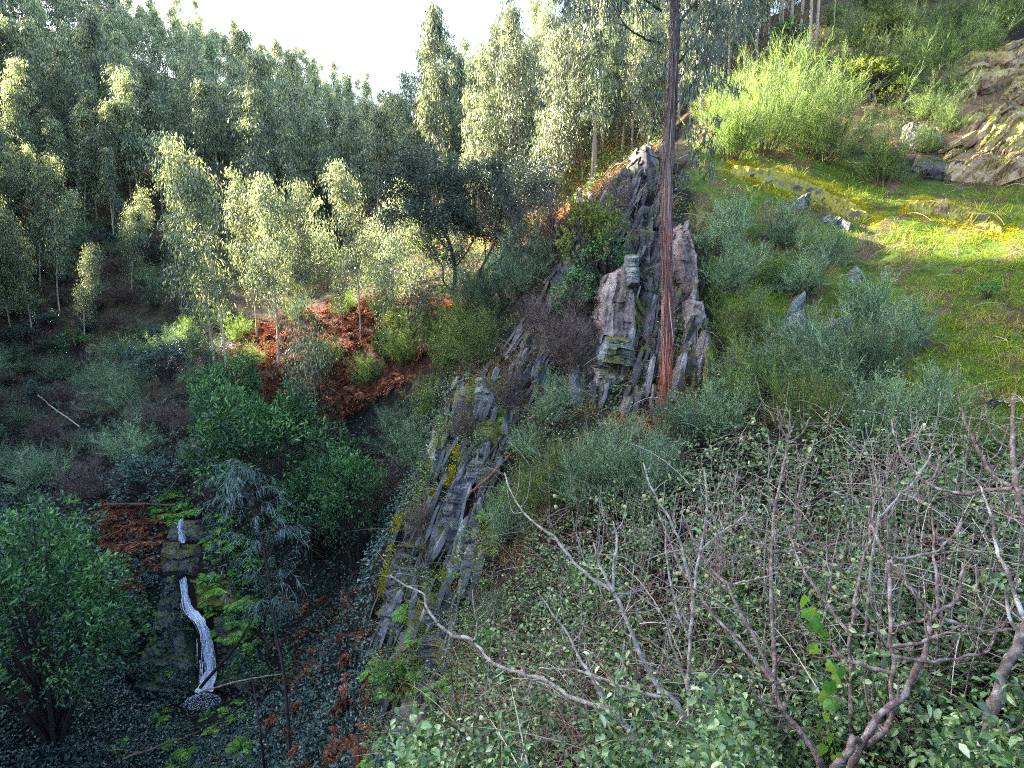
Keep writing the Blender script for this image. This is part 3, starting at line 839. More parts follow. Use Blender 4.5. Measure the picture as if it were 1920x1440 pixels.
# ---- broom, heath, laurel
brooms = [make_broom(U(1.9, 2.3), U(0.75, 1.0), 200 + i) for i in range(4)]
shade_brooms = [make_broom(U(1.8, 2.2), U(0.7, 0.95), 220 + i, 'broom_shaded') for i in range(4)]
heaths = [make_broom(U(1.5, 1.9), 1.1, 240 + i, 'heath', name='dry_heath_bush', wid=0.006, upb=0.1) for i in range(3)]
for e in brooms + shade_brooms: e['category'] = 'bush'
for e in heaths: e['category'] = 'bush'
BR = [
 # lit brooms of the right slope
 (1430,292,'b',1.35,'large feathery yellow-green broom, left of the three big sunlit ones'),(1545,305,'b',1.4,'large feathery yellow-green broom in the middle of the sunlit ones'),
 (1655,350,'b',1.1,'right and lowest of the big sunlit brooms above the mossy ledge'),(1370,300,'b',1.3,'sunlit broom at the left foot of the large feathery ones'),(1490,262,'b',1.5,'sunlit broom standing behind the large feathery ones'),
 (1620,150,'b',0.9,'upright sunlit broom over the brown rubble'),(1700,90,'b',1.1,'sunlit broom at the top edge above the brown rubble'),(1560,60,'b',1.0,'sunlit broom below the pale thin trunks at the top'),
 (1790,70,'b',1.1,'broom at the top edge over the red earth'),(1880,60,'b',1.2,'broom in the top right corner'),(1620,20,'b',1.2,'broom on the top edge right of the pale trunks'),(1850,-20,'b',1.3,'highest broom on the right slope'),(1740,10,'b',1.2,'second highest broom on the right slope'),
 (1740,230,'b',0.8,'broom beside the dark overhanging slab'),(1480,170,'b',0.8,'dark green broom beneath the thin pale trunks'),(1780,250,'b',0.6,'small green broom right of the dark overhanging slab'),
 # shaded brooms, right of the trunk
 (1700,160,'b',1.0,'sunlit broom above the dark overhanging slab'),
 (1770,130,'b',1.1,'sunlit broom amid the red earth bank'),
 (1850,110,'b',1.0,'broom over the big tan block at the right edge'),
 (1790,190,'b',0.8,'low broom left of the tan rocks'),
 (1590,110,'b',1.0,'broom between the pale trunks and the yellow-green shrubs'),
 (1540,170,'b',1.1,'broom behind the big feathery ones'),
 (1660,60,'b',1.3,'pale broom near the top edge over the rubble'),
 (1900,10,'b',1.4,'broom cut by the right edge at the top'),
 (1700,-30,'b',1.5,'tall broom on the top edge of the slope'),
 (1570,-20,'b',1.5,'tall broom between the thin trunks and the top edge'),
 (1730,290,'b',0.6,'low dry broom in front of the overhanging slab'),
 (1400,210,'b',1.2,'broom behind the hanging eucalyptus leaves'),
 (1340,250,'b',1.0,'broom at the crest right of the trunk'),
 (1380,560,'u',1.0,'grey-green broom right of the red trunk, high on the shaded slope'),(1350,480,'u',0.85,'broom touching the pink slab right of the trunk'),(1470,470,'u',0.85,'dark broom with a bare dead twig in front of the ledge'),(1560,500,'u',0.8,'broom in front of the end of the mossy ledge'),
 (1400,650,'b',0.85,'green broom in the middle of the shaded slope'),(1440,720,'u',0.8,'broom left of the tall airy one'),(1340,820,'u',0.55,'narrow upright broom beside the foot of the red trunk'),(1285,830,'u',0.5,'small upright broom directly right of the trunk base'),
 (1590,740,'u',1.15,'tall airy broom with bare yellow stems on the shaded slope'),(1660,720,'u',0.9,'airy broom leaning over the grass'),(1720,830,'u',0.6,'broom at the lower edge of the grass'),(1780,850,'b',0.4,'green broom furthest right, in front of the grass'),
 (1480,800,'b',0.6,'low green broom above the bare saplings'),(1560,830,'b',0.6,'low broom in front of the tall airy one'),(1640,850,'u',0.6,'low blue-green broom above the bramble'),(1840,890,'b',0.35,'low broom above the bramble at the right'),
 # in front of the rocks
 
 (1370,440,'u',0.85,'broom between the pink slab and the mossy ledge'),
 (1500,560,'u',0.90,'airy broom in the middle of the upper shaded slope'),
 
 (1450,540,'b',0.70,'low green broom on the upper shaded slope'),
 
 (1400,760,'b',0.75,'green broom at the foot of the shaded slope'),
 (1630,600,'u',0.80,'feathery broom at the left border of the grass'),
 (1500,660,'u',0.70,'blue-green broom beside the flat blue-grey rock'),
 (1700,660,'u',0.70,'wispy broom standing in the grass'),
 (1180,930,'u',0.75,'big blue-green broom in front of the pillar foot'),(1110,960,'u',0.75,'blue-green broom left of the big one before the pillar'),(1050,960,'b',0.7,'round green broom in front of the rock pillar'),(1030,800,'u',0.6,'upright grey-green broom left of the pillar foot'),
 (1225,950,'u',0.6,'broom just left of the trunk base'),(1000,960,'b',0.55,'low broom beside the long bare branch'),(950,1010,'u',0.6,'blue-green broom right of the pale shards'),(1130,960,'u',0.7,'broom hanging over the bramble'),(920,1180,'u',0.4,'small broom on the rock edge beside the bare branch'),
 (990,860,'u',0.45,'small broom over the leaning dead sticks'),
 # crest
 (1040,480,'h',1.3,'brown-grey dry bush on the crest beside the yellow-green shrub'),(970,560,'u',1.1,'blue-green broom falling down the crest, left'),(920,600,'u',1.15,'broom right of the forked dark tree'),(960,480,'u',0.9,'bluish broom below the crest top'),(900,680,'b',0.9,'broom over the top of the mossy blades'),
 (930,530,'u',1.0,'dark broom behind the forked tree'),(1150,420,'h',0.9,'purple-brown dry bush on the crest left of the spire'),(1060,690,'h',1.0,'purple-brown dry bush left of the pillar'),(1085,700,'h',0.6,'tangled dry bush against the pillar'),
 (1010,640,'h',0.9,'grey dry bush halfway down the crest'),(880,830,'h',0.6,'dry bush hanging across the mossy blades'),(960,760,'h',0.6,'dry bush right of the mossy blades'),
 (800,790,'b',0.9,'bright green broom left of the mossy blades'),(780,880,'u',0.9,'broom below the bright green one'),(730,960,'h',1.0,'grey-green thin bush left of the blue slate'),(740,840,'u',1.0,'broom on the shaded flank left of the rocks'),(700,960,'b',0.9,'broom at the edge of the dark ravine'),
 (800,1000,'h',0.45,'wispy bush between the slate steps'),
]
nb = 0
for px_, py_, kd, s, lab in BR:
    src = {'b': brooms, 'u': shade_brooms, 'h': heaths}[kd]
    if px_ > 1320 and 380 < py_ < 800: s *= .78
    o = one(src[nb % len(src)], on_ground(px_, py_), U(0, 6.28), (s * U(0.9, 1.15), s * U(0.9, 1.15), s), lab, {'h': 'dry heath bushes', 'u': 'brooms in the shade', 'b': 'green brooms'}[kd], (U(-.12, .12), U(-.12, .12)), 0.06)
    nb += 1
# scrub of the shaded left slope
scrub_a = make_shrub(1.1, 1.0, 40, 14, 320, (0.10, 0.045), 'ivy', 'leafy_shrub'); scrub_b = make_shrub(0.9, 1.2, 34, 14, 321, (0.10, 0.045), 'laurel', 'leafy_shrub')
scrub_a['category'] = scrub_b['category'] = 'bush'
SC = [(-400,620),(-40,600),(180,690),(300,600),(420,700),(420,860),(560,860),(640,900),(640,960),(430,960),(200,960),(-100,900),(-400,900)]
scp = scatter(SC, 4000, 20, 60)
kept = []
for p in scp:
    if all((p[0] - q[0]) ** 2 + (p[1] - q[1]) ** 2 > 4.2 for q in kept): kept.append(p)
scp = scatter([(120,430),(320,430),(400,480),(420,620),(100,640),(-60,620),(-60,560)], 3000, 30, 75)
for p in scp:
    if all((p[0] - q[0]) ** 2 + (p[1] - q[1]) ** 2 > 5.5 for q in kept): kept.append(p)
for p in kept[:150]:
    kd = rng.integers(0, 13)
    src, lab, g = (heaths, 'dry brownish bush in the dark scrub of the left slope', 'dry bushes of the dark scrub') if kd < 3 else ([scrub_a, scrub_b], 'dark leafy shrub in the scrub of the left slope', 'leafy shrubs of the dark scrub') if kd > 9 else (shade_brooms, 'blue-green broom in the dark scrub of the left slope', 'brooms of the dark scrub')
    s = U(0.7, 1.35)
    one(src[rng.integers(len(src))], p, U(0, 6.28), (s * 1.25, s * 1.25, s * 0.85), lab, g, (U(-.2, .2), U(-.2, .2)), 0.1)
# sunlit brush between the young eucalyptus trees
for px_, py_, lab in [(450,640,'olive broom left of the orange bracken in the sun'),(470,700,'thin olive broom over the bracken edge'),(620,700,'yellow broom amid the orange bracken'),(650,590,'sunlit broom behind the orange bracken'),(690,720,'sunlit broom right of the orange bracken'),(760,690,'sunlit broom beneath the small eucalyptus'),(820,640,'sunlit broom at the foot of the forked dark tree'),(840,700,'yellow-green broom between forked tree and rock blades'),(880,660,'sunlit broom just right of the forked tree foot'),
                      (360,650,'broom on the shadow line left of the leaning eucalyptus'),(560,610,'broom in the middle of the sunlit strip'),(720,600,'broom at the upper right of the sunlit strip')]:
    one(brooms[rng.integers(4)], on_ground(px_, py_), U(0, 6.28), U(0.8, 1.15), lab, 'brooms of the sunlit strip', (0, 0))

lau = make_shrub(2.3, 2.3, 80, 26, 300, (0.15, 0.055), lift=0.3); lau['category'] = 'bush'
lau2 = make_shrub(1.7, 1.9, 70, 22, 301, (0.13, 0.05), lift=0.2); lau2['category'] = 'bush'
yel = make_shrub(1.0, 1.15, 50, 20, 302, (0.09, 0.045), 'yellowleaf', 'leafy_shrub'); yel['category'] = 'bush'
drk = make_shrub(1.0, 1.0, 45, 18, 303, (0.08, 0.04), 'laurel', 'leafy_shrub'); drk['category'] = 'bush'
for src, px_, py_, s, lab in [(lau,525,1000,(1.25,1.25,1.35),'broad dark green laurel in the middle of the ravine'),(lau2,445,960,(1.0,1.0,1.4),'laurel adjoining the broad one on its left'),(lau2,590,1050,(1.0,1.0,1.0),'laurel behind the drooping blue sapling'),
                              (lau2,670,1080,(0.85,0.85,1.15),'dark laurel against the left flank of the rocks'),(lau2,440,850,(1.0,1.0,1.15),'small laurel above the broad one'),
                              (yel,1105,560,(0.85,0.85,1.2),'yellow-green leafy shrub on the crest left of the pillar'),(drk,1140,560,(0.8,0.8,0.9),'dark small-leaved shrub behind the yellow-green one'),(drk,1090,620,(0.8,0.8,0.8),'dark shrub below the yellow-green one'),
                              (yel,750,660,(0.8,0.8,1.0),'glossy yellow-green shrub in the strip of sunlight'),(drk,725,680,(0.8,0.8,0.8),'dark leafy shrub beside the glossy yellow one'),
                              (yel,1640,190,(1.3,1.3,0.8),'bright yellow-green shrub on the right slope'),(yel,1650,130,(1.1,1.1,1.1),'tall yellow-green shrub above the bright one'),(yel,1690,210,(0.7,0.7,0.6),'small yellow-green shrub below the bright one'),
                              (drk,1480,110,(1.2,1.2,1.0),'dark leafy shrub under the thin pale trunks')]:
    one(src, on_ground(px_, py_), U(0, 6.28), s, lab, None)
# the big foreground tree crown at the lower left
p0 = on_ground(60, 1430)
print('left tree base', p0)
ltree = make_shrub(2.6, 3.2, 130, 26, 310, (0.15, 0.06), lift=0.4, trunk=0.09, name='evergreen_tree', name_trunk='trunk')
tag(ltree, 'bushy evergreen tree with fresh green leaf clumps filling the lower left edge', 'tree')
pt = at(80, 1150, 15.0)
ltree.location = (pt[0], pt[1], gz(pt[0], pt[1]) - 0.2)
print('ltree', pt, ltree.location)
retire(scrub_a, scrub_b, *brooms, *shade_brooms, *heaths, lau, lau2, yel, drk)

# ---------------------------------------------------------------- rocks
def hsh(i, j, s_):
    return _h(np.asarray(i, np.int64), np.asarray(j, np.int64), np.int64(17), s_)

def plates(mb, poly, n, ang, L, W, T, seed, lift=0.1):
    r = np.random.default_rng(seed)
    pl = np.array(poly, float); lo_, hi_ = pl.min(0), pl.max(0)
    x = r.uniform(lo_[0], hi_[0], n * 6); y = r.uniform(lo_[1], hi_[1], n * 6)
    k = inpoly(x, y, [tuple(q) for q in pl]); x = x[k][:n]; y = y[k][:n]
    P = hits(x, y, dmin=5, dmax=60)
    for j in range(len(P)):
        a = R(ang + r.normal(0, 5))
        t = nrm(np.array([math.cos(a), r.normal(0.35, .12), math.sin(a)]))
        dpt = nrm(np.array([r.normal(0.1, .2), -1, .25]))
        s_ = nrm(np.cross(t, dpt)); dpt = np.cross(s_, t)
        l = L * r.uniform(.35, 1.2); w_ = W * r.uniform(.4, 1.2); th = T * r.uniform(.4, 1.8)
        c = P[j] + dpt * r.uniform(-.5, .25) * w_ + dpt * lift
        m = 5
        V = []
        for q in range(m + 1):
            f = q / m * 2 - 1
            e = 1 - .35 * abs(f) ** 3
            jn = r.normal(0, .06, 2)
            for (a_, b_) in ((-1, -1), (1, -1), (1, 1), (-1, 1)):
                V.append(c + t * l * .5 * f + s_ * a_ * th * .5 * e * r.uniform(.7, 1.1) + dpt * b_ * w_ * .5 * (e + (jn[0] if b_ > 0 else 0)))
        V = np.array(V); i = np.arange((m + 1) * 4).reshape(m + 1, 4)
        Q = np.stack([i[:-1], np.roll(i[:-1], -1, 1), np.roll(i[1:], -1, 1), i[1:]], -1).reshape(-1, 4)
        mb.add(V, [Q, i[0][None, ::-1], i[-1][None]], r.uniform(0.0, 1.0))

def rock_face(name, poly, mat, label, group, seed, ang=70.0, w=0.16, seg=0.7, amp=0.16, prot=0.25, plane=None, T=1.0, slant=0.2, res=70, cat='rock', npl=0, pdim=(1.3, .5, .06)):
    """fractured rock: the outline is filled with a fine grid broken into blocks along the strata.
    plane=None: it follows the hillside; otherwise it stands upright at that distance with thickness T."""
    pl = np.array(poly, float)
    lo_, hi_ = pl.min(0), pl.max(0)
    cpt = (lo_ + hi_) / 2
    if plane is None:
        d0 = float(project(on_ground(cpt[0], cpt[1]))[2])
    else:
        d0 = plane
    h = max((hi_ - lo_).max() / res, 1.0)
    xs = np.arange(lo_[0] - h, hi_[0] + 2 * h, h); ys = np.arange(lo_[1] - h, hi_[1] + 2 * h, h)
    PX, PY = np.meshgrid(xs, ys)
    mpp = d0 / F_PX
    u = (PX - cpt[0]) * mpp; v = -(PY - cpt[1]) * mpp
    # ragged outline
    jx_ = PX + (fbm(u * 3, v * 3, 0, seed, 3)) * 0.10 / mpp * min(1, (hi_ - lo_).min() * mpp * 0.8)
    jy_ = PY + (fbm(u * 3, v * 3, 5, seed, 3)) * 0.10 / mpp * min(1, (hi_ - lo_).min() * mpp * 0.8)
    ins = inpoly(jx_, jy_, [tuple(q) for q in pl])
    # distance to the outline
    dist = np.full(PX.shape, 1e9)
    for k in range(len(pl)):
        A = pl[k]; B = pl[(k + 1) % len(pl)]; L2 = max(((B - A) ** 2).sum(), 1e-9)
        t = np.clip(((PX - A[0]) * (B[0] - A[0]) + (PY - A[1]) * (B[1] - A[1])) / L2, 0, 1)
        dist = np.minimum(dist, np.hypot(PX - A[0] - t * (B[0] - A[0]), PY - A[1] - t * (B[1] - A[1])))
    dist = dist * mpp
    ca_, sa_ = math.cos(R(ang)), math.sin(R(ang))
    tt = u * ca_ + v * sa_; ss = -u * sa_ + v * ca_
    ss = ss + 0.10 * fbm(u * 1.2, v * 1.2, 0, seed + 3, 2)
    H = np.zeros_like(u); col = np.zeros_like(u)
    for q, (ww, sg, am) in enumerate(((w * 3.1, seg * 2.2, 1.0), (w, seg, 0.55), (w * 0.36, seg * 0.6, 0.22))):
        warp = hsh(np.floor(ss / ww), 3, seed + q)
        i = np.floor(ss / ww + 0.25 * fbm(tt * 0.9, 0, 0, seed + 11 + q, 2)); j = np.floor(tt / sg + hsh(i, 7, seed + q) * 5)
        bval = hsh(i, j, seed + 21 + q)
        fs = ss / ww - np.floor(ss / ww)
        H = H + am * amp * (bval * 2 - 1) + am * amp * 0.5 * (fs - 0.5) * (hsh(i, j, seed + 31 + q) * 2 - 1)
        col = col + am * hsh(i, j, seed + 41 + q)
    col = col / 1.77
    H = H + 0.05 * fbm(u * 5, v * 5, 0, seed + 51, 4)
    edge = np.clip(dist / (0.22 if plane is None else 0.12), 0, 1) ** 0.6
    nyy, nxx = PX.shape
    idx = np.arange(nyy * nxx).reshape(nyy, nxx)
    cell = ins[:-1, :-1] & ins[1:, :-1] & ins[:-1, 1:] & ins[1:, 1:]
    if plane is None:
        G_ = hits(PX.ravel(), PY.ravel(), dmin=max(1.5, d0 * .7), dmax=d0 * 1.35, steps=260).reshape(nyy, nxx, 3)
        N = gnormal(G_[..., 0], G_[..., 1])
        N = nrm(N + np.array([0, -0.5, 0.15]))
        off = (prot + H * 0.9) * edge - 0.22 * (1 - edge)
        Vf = G_ + N * off[..., None]
        Vb = G_ - N * 0.5
    else:
        r0 = np.stack([(PX - 960) / F_PX, cp + (720 - PY) / F_PX * sp_, (720 - PY) / F_PX * cp - sp_], -1) * d0
        r0[..., 1] += (r0[..., 2] - r0[..., 2].mean()) * slant
        Vf = r0.copy(); Vf[..., 1] -= (H + 0.12) * edge - 0.25 * (1 - edge)
        Vb = r0.copy(); Vb[..., 1] += T * (0.35 + 0.65 * edge) + H
    mb = MB()
    Q = np.stack([idx[:-1, :-1], idx[1:, :-1], idx[1:, 1:], idx[:-1, 1:]], -1)[cell]
    n0 = nyy * nxx
    V = np.vstack([Vf.reshape(-1, 3), Vb.reshape(-1, 3)])
    F = [Q]
    if plane is not None: F.append(Q[:, ::-1] + n0)
    cpad = np.pad(cell, 1)
    W_ = []
    for (dy, dx, a_, b_) in ((-1, 0, (0, 0), (0, 1)), (1, 0, (1, 1), (1, 0)), (0, -1, (1, 0), (0, 0)), (0, 1, (0, 1), (1, 1))):
        nb_ = cpad[1 + dy:1 + dy + cell.shape[0], 1 + dx:1 + dx + cell.shape[1]]
        yy_, xx_ = np.nonzero(cell & ~nb_)
        p_ = idx[yy_ + a_[0], xx_ + a_[1]]; q_ = idx[yy_ + b_[0], xx_ + b_[1]]
        W_.append(np.stack([p_, q_, q_ + n0, p_ + n0], -1))
    F.append(np.vstack(W_))
    F = np.vstack(F)
    used = np.unique(F); remap = np.full(2 * n0, -1); remap[used] = np.arange(len(used))
    mb.add(V[used], remap[F], np.concatenate([col.ravel(), col.ravel()])[used])
    if npl: plates(mb, poly, npl, ang - 2, *pdim, seed)
    o = mb.obj(name, M[mat])
    tag(o, label, cat, group)
    return o

def _long_angle(poly):
    P = np.array(poly, float); P = P - P.mean(0); P[:, 1] *= -1
    u_, s_, vt = np.linalg.svd(P)
    a = math.degrees(math.atan2(vt[0, 1], vt[0, 0]))
    return a % 180

def stack_rock(name, rows, depth, D, n, seed, mat, label, dip=(0.0, 0.0), jit=0.10, group=None, back=0.0, m=26, plane=False):
    rows = sorted(rows, key=lambda q: q[0])
    poly = [(x0, y) for y, x0, x1 in rows] + [(x1, y) for y, x0, x1 in rows[::-1]]
    hgt = (rows[-1][0] - rows[0][0]) * depth / F_PX
    return rock_face(name, poly, mat, label, group, seed, ang=math.degrees(math.atan(dip[0])), w=hgt / n * 0.7, seg=0.7, amp=0.12, prot=0.25,
                     plane=depth if plane else None, T=D, slant=0.15)

def slab_rock(name, poly, depth, T, n, seed, mat, label, slant=0.25, spread=0.08, group=None, dz=0.0, sub=4, rough=0.05, plane=False, prot=0.25, ang=None):
    return rock_face(name, poly, mat, label, group, seed, ang=_long_angle(poly) if ang is None else ang, w=0.09, seg=0.9, amp=0.12, prot=prot, plane=depth if plane else None, T=T, slant=slant)

GS = 'slate rocks of the spur'
rock_face('cliff_face', [(1110,760),(1105,700),(1125,600),(1140,520),(1180,450),(1190,390),(1240,360),(1270,420),(1300,500),(1318,620),(1322,740),(1230,780)], 'schistv', 'dark fractured rock wall behind the pillar and the red trunk', GS, 201, 74, .08, 1.0, .16, .05, npl=130, pdim=(1.1, .5, .07), res=110, cat='cliff')
rock_face('cliff_face', [(700,1300),(705,1160),(735,1010),(800,960),(800,860),(850,715),(940,700),(950,850),(910,1000),(905,1120),(850,1200),(850,1330),(760,1420)], 'slateblue', 'dark layered slate wall carrying the rock steps and their mossy beams', GS, 202, 72, .07, .8, .16, .0, npl=200, pdim=(.95, .5, .075), res=170, cat='cliff')
rock_face('cliff_face', [(960,700),(960,640),(1010,560),(1050,480),(1090,420),(1160,330),(1190,300),(1190,420),(1120,520),(1080,620),(1000,740)], 'schistv', 'long rough rock edge of the crest running down left from the spire', GS, 203, 60, .08, .9, .2, .15, npl=150, pdim=(1.5, .5, .07), res=130, cat='cliff')
# the pillar
stack_rock('rock_pillar', [(770,1095,1225),(740,1102,1228),(708,1112,1222),(690,1112,1215)], 13.6, 1.6, 6, 1, 'slatepink', 'broad pale foot of the rock pillar above the blue-green brooms', group=GS, jit=.05, plane=True)
stack_rock('layered_rock', [(692,1118,1205),(670,1120,1200),(650,1128,1192),(630,1135,1185)], 13.7, 1.4, 9, 2, 'slate', 'grey-green rock of thin horizontal beds in the middle of the pillar', dip=(-.12, .1), group=GS, jit=.07, plane=True)
slab_rock('rock_slab', [(1122,650),(1120,600),(1128,545),(1150,505),(1172,492),(1190,520),(1196,560),(1190,620),(1185,640),(1150,640)], 14.3, 1.6, 4, 3, 'slatepink', 'tall pinkish slab forming the upper half of the pillar', group=GS, slant=.3, plane=True)
stack_rock('rock_block', [(540,1172,1200),(510,1172,1203),(475,1178,1203)], 14.2, .9, 4, 4, 'slate', 'square grey block standing on top of the pillar', group=GS, jit=.05, plane=True)
slab_rock('mossy_rock', [(1168,615),(1172,560),(1200,545),(1222,600),(1222,650),(1190,650)], 14.6, 1.0, 3, 5, 'mossslate', 'moss-topped shoulder of the pillar beneath the square block', group=GS, slant=.5, plane=True)
slab_rock('rock_slab', [(1078,735),(1070,715),(1085,680),(1103,700),(1098,735)], 13.4, .35, 2, 6, 'slatepink', 'small pinkish slab sticking out left of the pillar foot', group=GS)
# the spire and crest
slab_rock('rock_spire', [(1170,480),(1165,410),(1175,350),(1192,300),(1212,258),(1232,250),(1246,300),(1246,480),(1215,500)], 18.2, 1.6, 5, 7, 'schistv', 'dark grey-purple rock spire on the crest directly behind the red trunk', group=GS, slant=.35, spread=.05, plane=True)
slab_rock('rock_slab', [(1150,520),(1160,430),(1178,380),(1200,420),(1205,520)], 17.0, 1.0, 3, 8, 'schistv', 'rough purple slab under the spire', group=GS, slant=.35, plane=True)
slab_rock('rock_tooth', [(1080,400),(1082,352),(1092,348),(1098,400)], 19.6, .5, 2, 9, 'slatepink', 'left one of the two pale rock teeth on the crest', group=GS, plane=True)
slab_rock('rock_tooth', [(1098,415),(1103,355),(1125,362),(1142,400),(1135,430)], 19.8, .6, 3, 10, 'slatepink', 'right and wider one of the two pale rock teeth on the crest', group=GS, plane=True)
slab_rock('slate_slab', [(1010,590),(1050,500),(1080,455),(1086,462),(1062,540),(1030,600)], 17.0, .35, 3, 11, 'schistv', 'long dark leaning blade along the crest edge', group=GS)
slab_rock('slate_slab', [(985,640),(1000,590),(1022,560),(1030,575),(1010,650)], 16.6, .4, 2, 12, 'slate', 'grey leaning blade below the long dark one', group=GS)
slab_rock('slate_slab', [(1075,640),(1100,560),(1125,520),(1130,530),(1108,640)], 15.6, .5, 3, 13, 'schistv', 'dark leaning blade left of the pinkish pillar slab', group=GS)
slab_rock('slate_slab', [(945,760),(950,690),(985,640),(1000,650),(985,740)], 15.4, .6, 3, 14, 'schistv', 'upright grey blade right of the mossy top block', group=GS)
slab_rock('slate_slab', [(985,740),(1000,670),(1035,610),(1050,625),(1030,730)], 15.6, .5, 3, 114, 'slateblue', 'dark blade in the gully between blocks and pillar', group=GS)
slab_rock('slate_slab', [(1200,775),(1195,650),(1205,550),(1225,505),(1238,560),(1240,775)], 14.5, 1.0, 3, 118, 'schistv', 'dark slab in the shadow between the pillar and the red trunk', group=GS, plane=True)
slab_rock('slate_slab', [(1150,540),(1165,470),(1190,420),(1238,430),(1242,520),(1205,560)], 16.0, 1.2, 3, 119, 'schistv', 'dark rough slab above the square block', group=GS, plane=True)
slab_rock('slate_slab', [(1062,770),(1060,700),(1085,620),(1112,560),(1122,600),(1105,700),(1100,770)], 14.9, .8, 3, 120, 'slateblue', 'tall dark slab leaning against the left of the pillar', group=GS)
slab_rock('slate_slab', [(935,860),(940,790),(965,700),(985,650),(995,690),(975,780),(955,860)], 15.3, .5, 3, 121, 'schistv', 'long upright slab between the rock steps and the dead sticks', group=GS, prot=.4)
# right of the trunk
slab_rock('rock_slab', [(1270,520),(1268,450),(1282,412),(1300,425),(1312,480),(1308,540),(1285,560)], 14.6, .9, 4, 15, 'slatepink', 'pale pink slab just right of the red trunk', group=GS, slant=.3, plane=True)
stack_rock('broken_rock', [(740,1275,1318),(680,1278,1330),(620,1285,1335),(560,1290,1325)], 13.6, 1.0, 14, 16, 'slatepink', 'splintered pale rock face right of the lower trunk', dip=(.9, .2), group=GS, jit=.14, plane=True)
slab_rock('mossy_rock', [(1310,740),(1312,660),(1325,610),(1345,640),(1342,740)], 13.3, .6, 3, 17, 'mossslate', 'green mossy rock edge at the right of the splintered face', group=GS)
slab_rock('mossy_rock', [(1300,430),(1305,395),(1340,400),(1350,435),(1320,450)], 15.8, .6, 2, 18, 'mossslate', 'flat mossy rock over the pale pink slab', group=GS, slant=1.2)
# the lower blades
def moss_edge(parent, line, depth, w=0.07, n=500, mat='mossgreen', seed=0):
    n = n * 3
    r = np.random.default_rng(seed)
    L = spline([at(x, y, depth) for x, y in line], 60)
    i = r.integers(0, 59, n)
    P = L[i] + (L[i + 1] - L[i]) * r.uniform(0, 1, n)[:, None] + r.normal(size=(n, 3)) * [w, .05, w * .6]
    mb = MB()
    g_ = vnoise(np.linspace(0, 9, len(P)), 0, 0, seed)
    P = P[np.argsort(i)][g_ > -.25]; n = len(P); P = P + r.normal(size=P.shape) * w * .5
    leaves(mb, P, nrm(rand_dirs(n, r) + [0, -.6, .3]), .05, .03, np.clip(r.normal(.4, .25, n), 0, 1))
    return mb.obj('moss', M[mat], parent)
BL = [
 ('slate_slab', [(840,800),(850,750),(862,712),(875,715),(868,770),(855,830)], 15.4, .3, 3, 'slate', 'pale thin blade at the upper left of the rock steps', None),
 ('mossy_rock', [(858,860),(868,790),(885,715),(905,712),(898,780),(885,860)], 15.2, .4, 2, 'mossslate', 'moss-covered leaning beam at the top of the rock steps', [(862,860),(872,790),(888,712)]),
 ('slate_slab', [(800,850),(812,800),(835,790),(850,830),(840,880),(810,880)], 15.3, .5, 4, 'slate', 'splintered grey blade left of the mossy beam', None),
 ('slate_slab', [(808,1000),(830,930),(850,880),(862,890),(850,950),(825,1010)], 14.4, .35, 2, 'slateblue', 'dark blade with a bright moss edge in the middle of the steps', [(805,1005),(826,940),(848,880),(858,830)]),
 ('slate_slab', [(832,1090),(850,1020),(880,945),(893,955),(885,1020),(858,1090)], 13.0, .4, 3, 'slate', 'long pale blade edging the light shards', None),
 ('slate_slab', [(850,1120),(870,1040),(895,950),(903,990),(895,1070),(870,1130)], 12.7, .4, 4, 'slatepink', 'leaning pale shards right of the blue slate', None),
 ('slate_slab', [(875,1130),(890,1060),(903,1000),(915,1010),(905,1090),(890,1140)], 12.5, .4, 3, 'slatepink', 'rightmost pale shard below the blue-green broom', None),
 ('slate_slab', [(712,1150),(722,1080),(745,1000),(752,1005),(742,1080),(722,1160)], 14.2, .3, 2, 'slateblue', 'leaning left edge of the purple steps, trimmed with yellow moss', [(708,1150),(720,1090),(738,1010),(752,955)]),
]
for k, (nm, pl, d, T, n, mt, lab, ml) in enumerate(BL):
    o = slab_rock(nm, pl, d, T, n, 30 + k, mt, lab, group=GS, slant=.2, rough=.03, spread=.05)
    if ml: moss_edge(o, ml, d - .12, .055, 420, 'mossgreen' if k == 1 else 'moss', k)
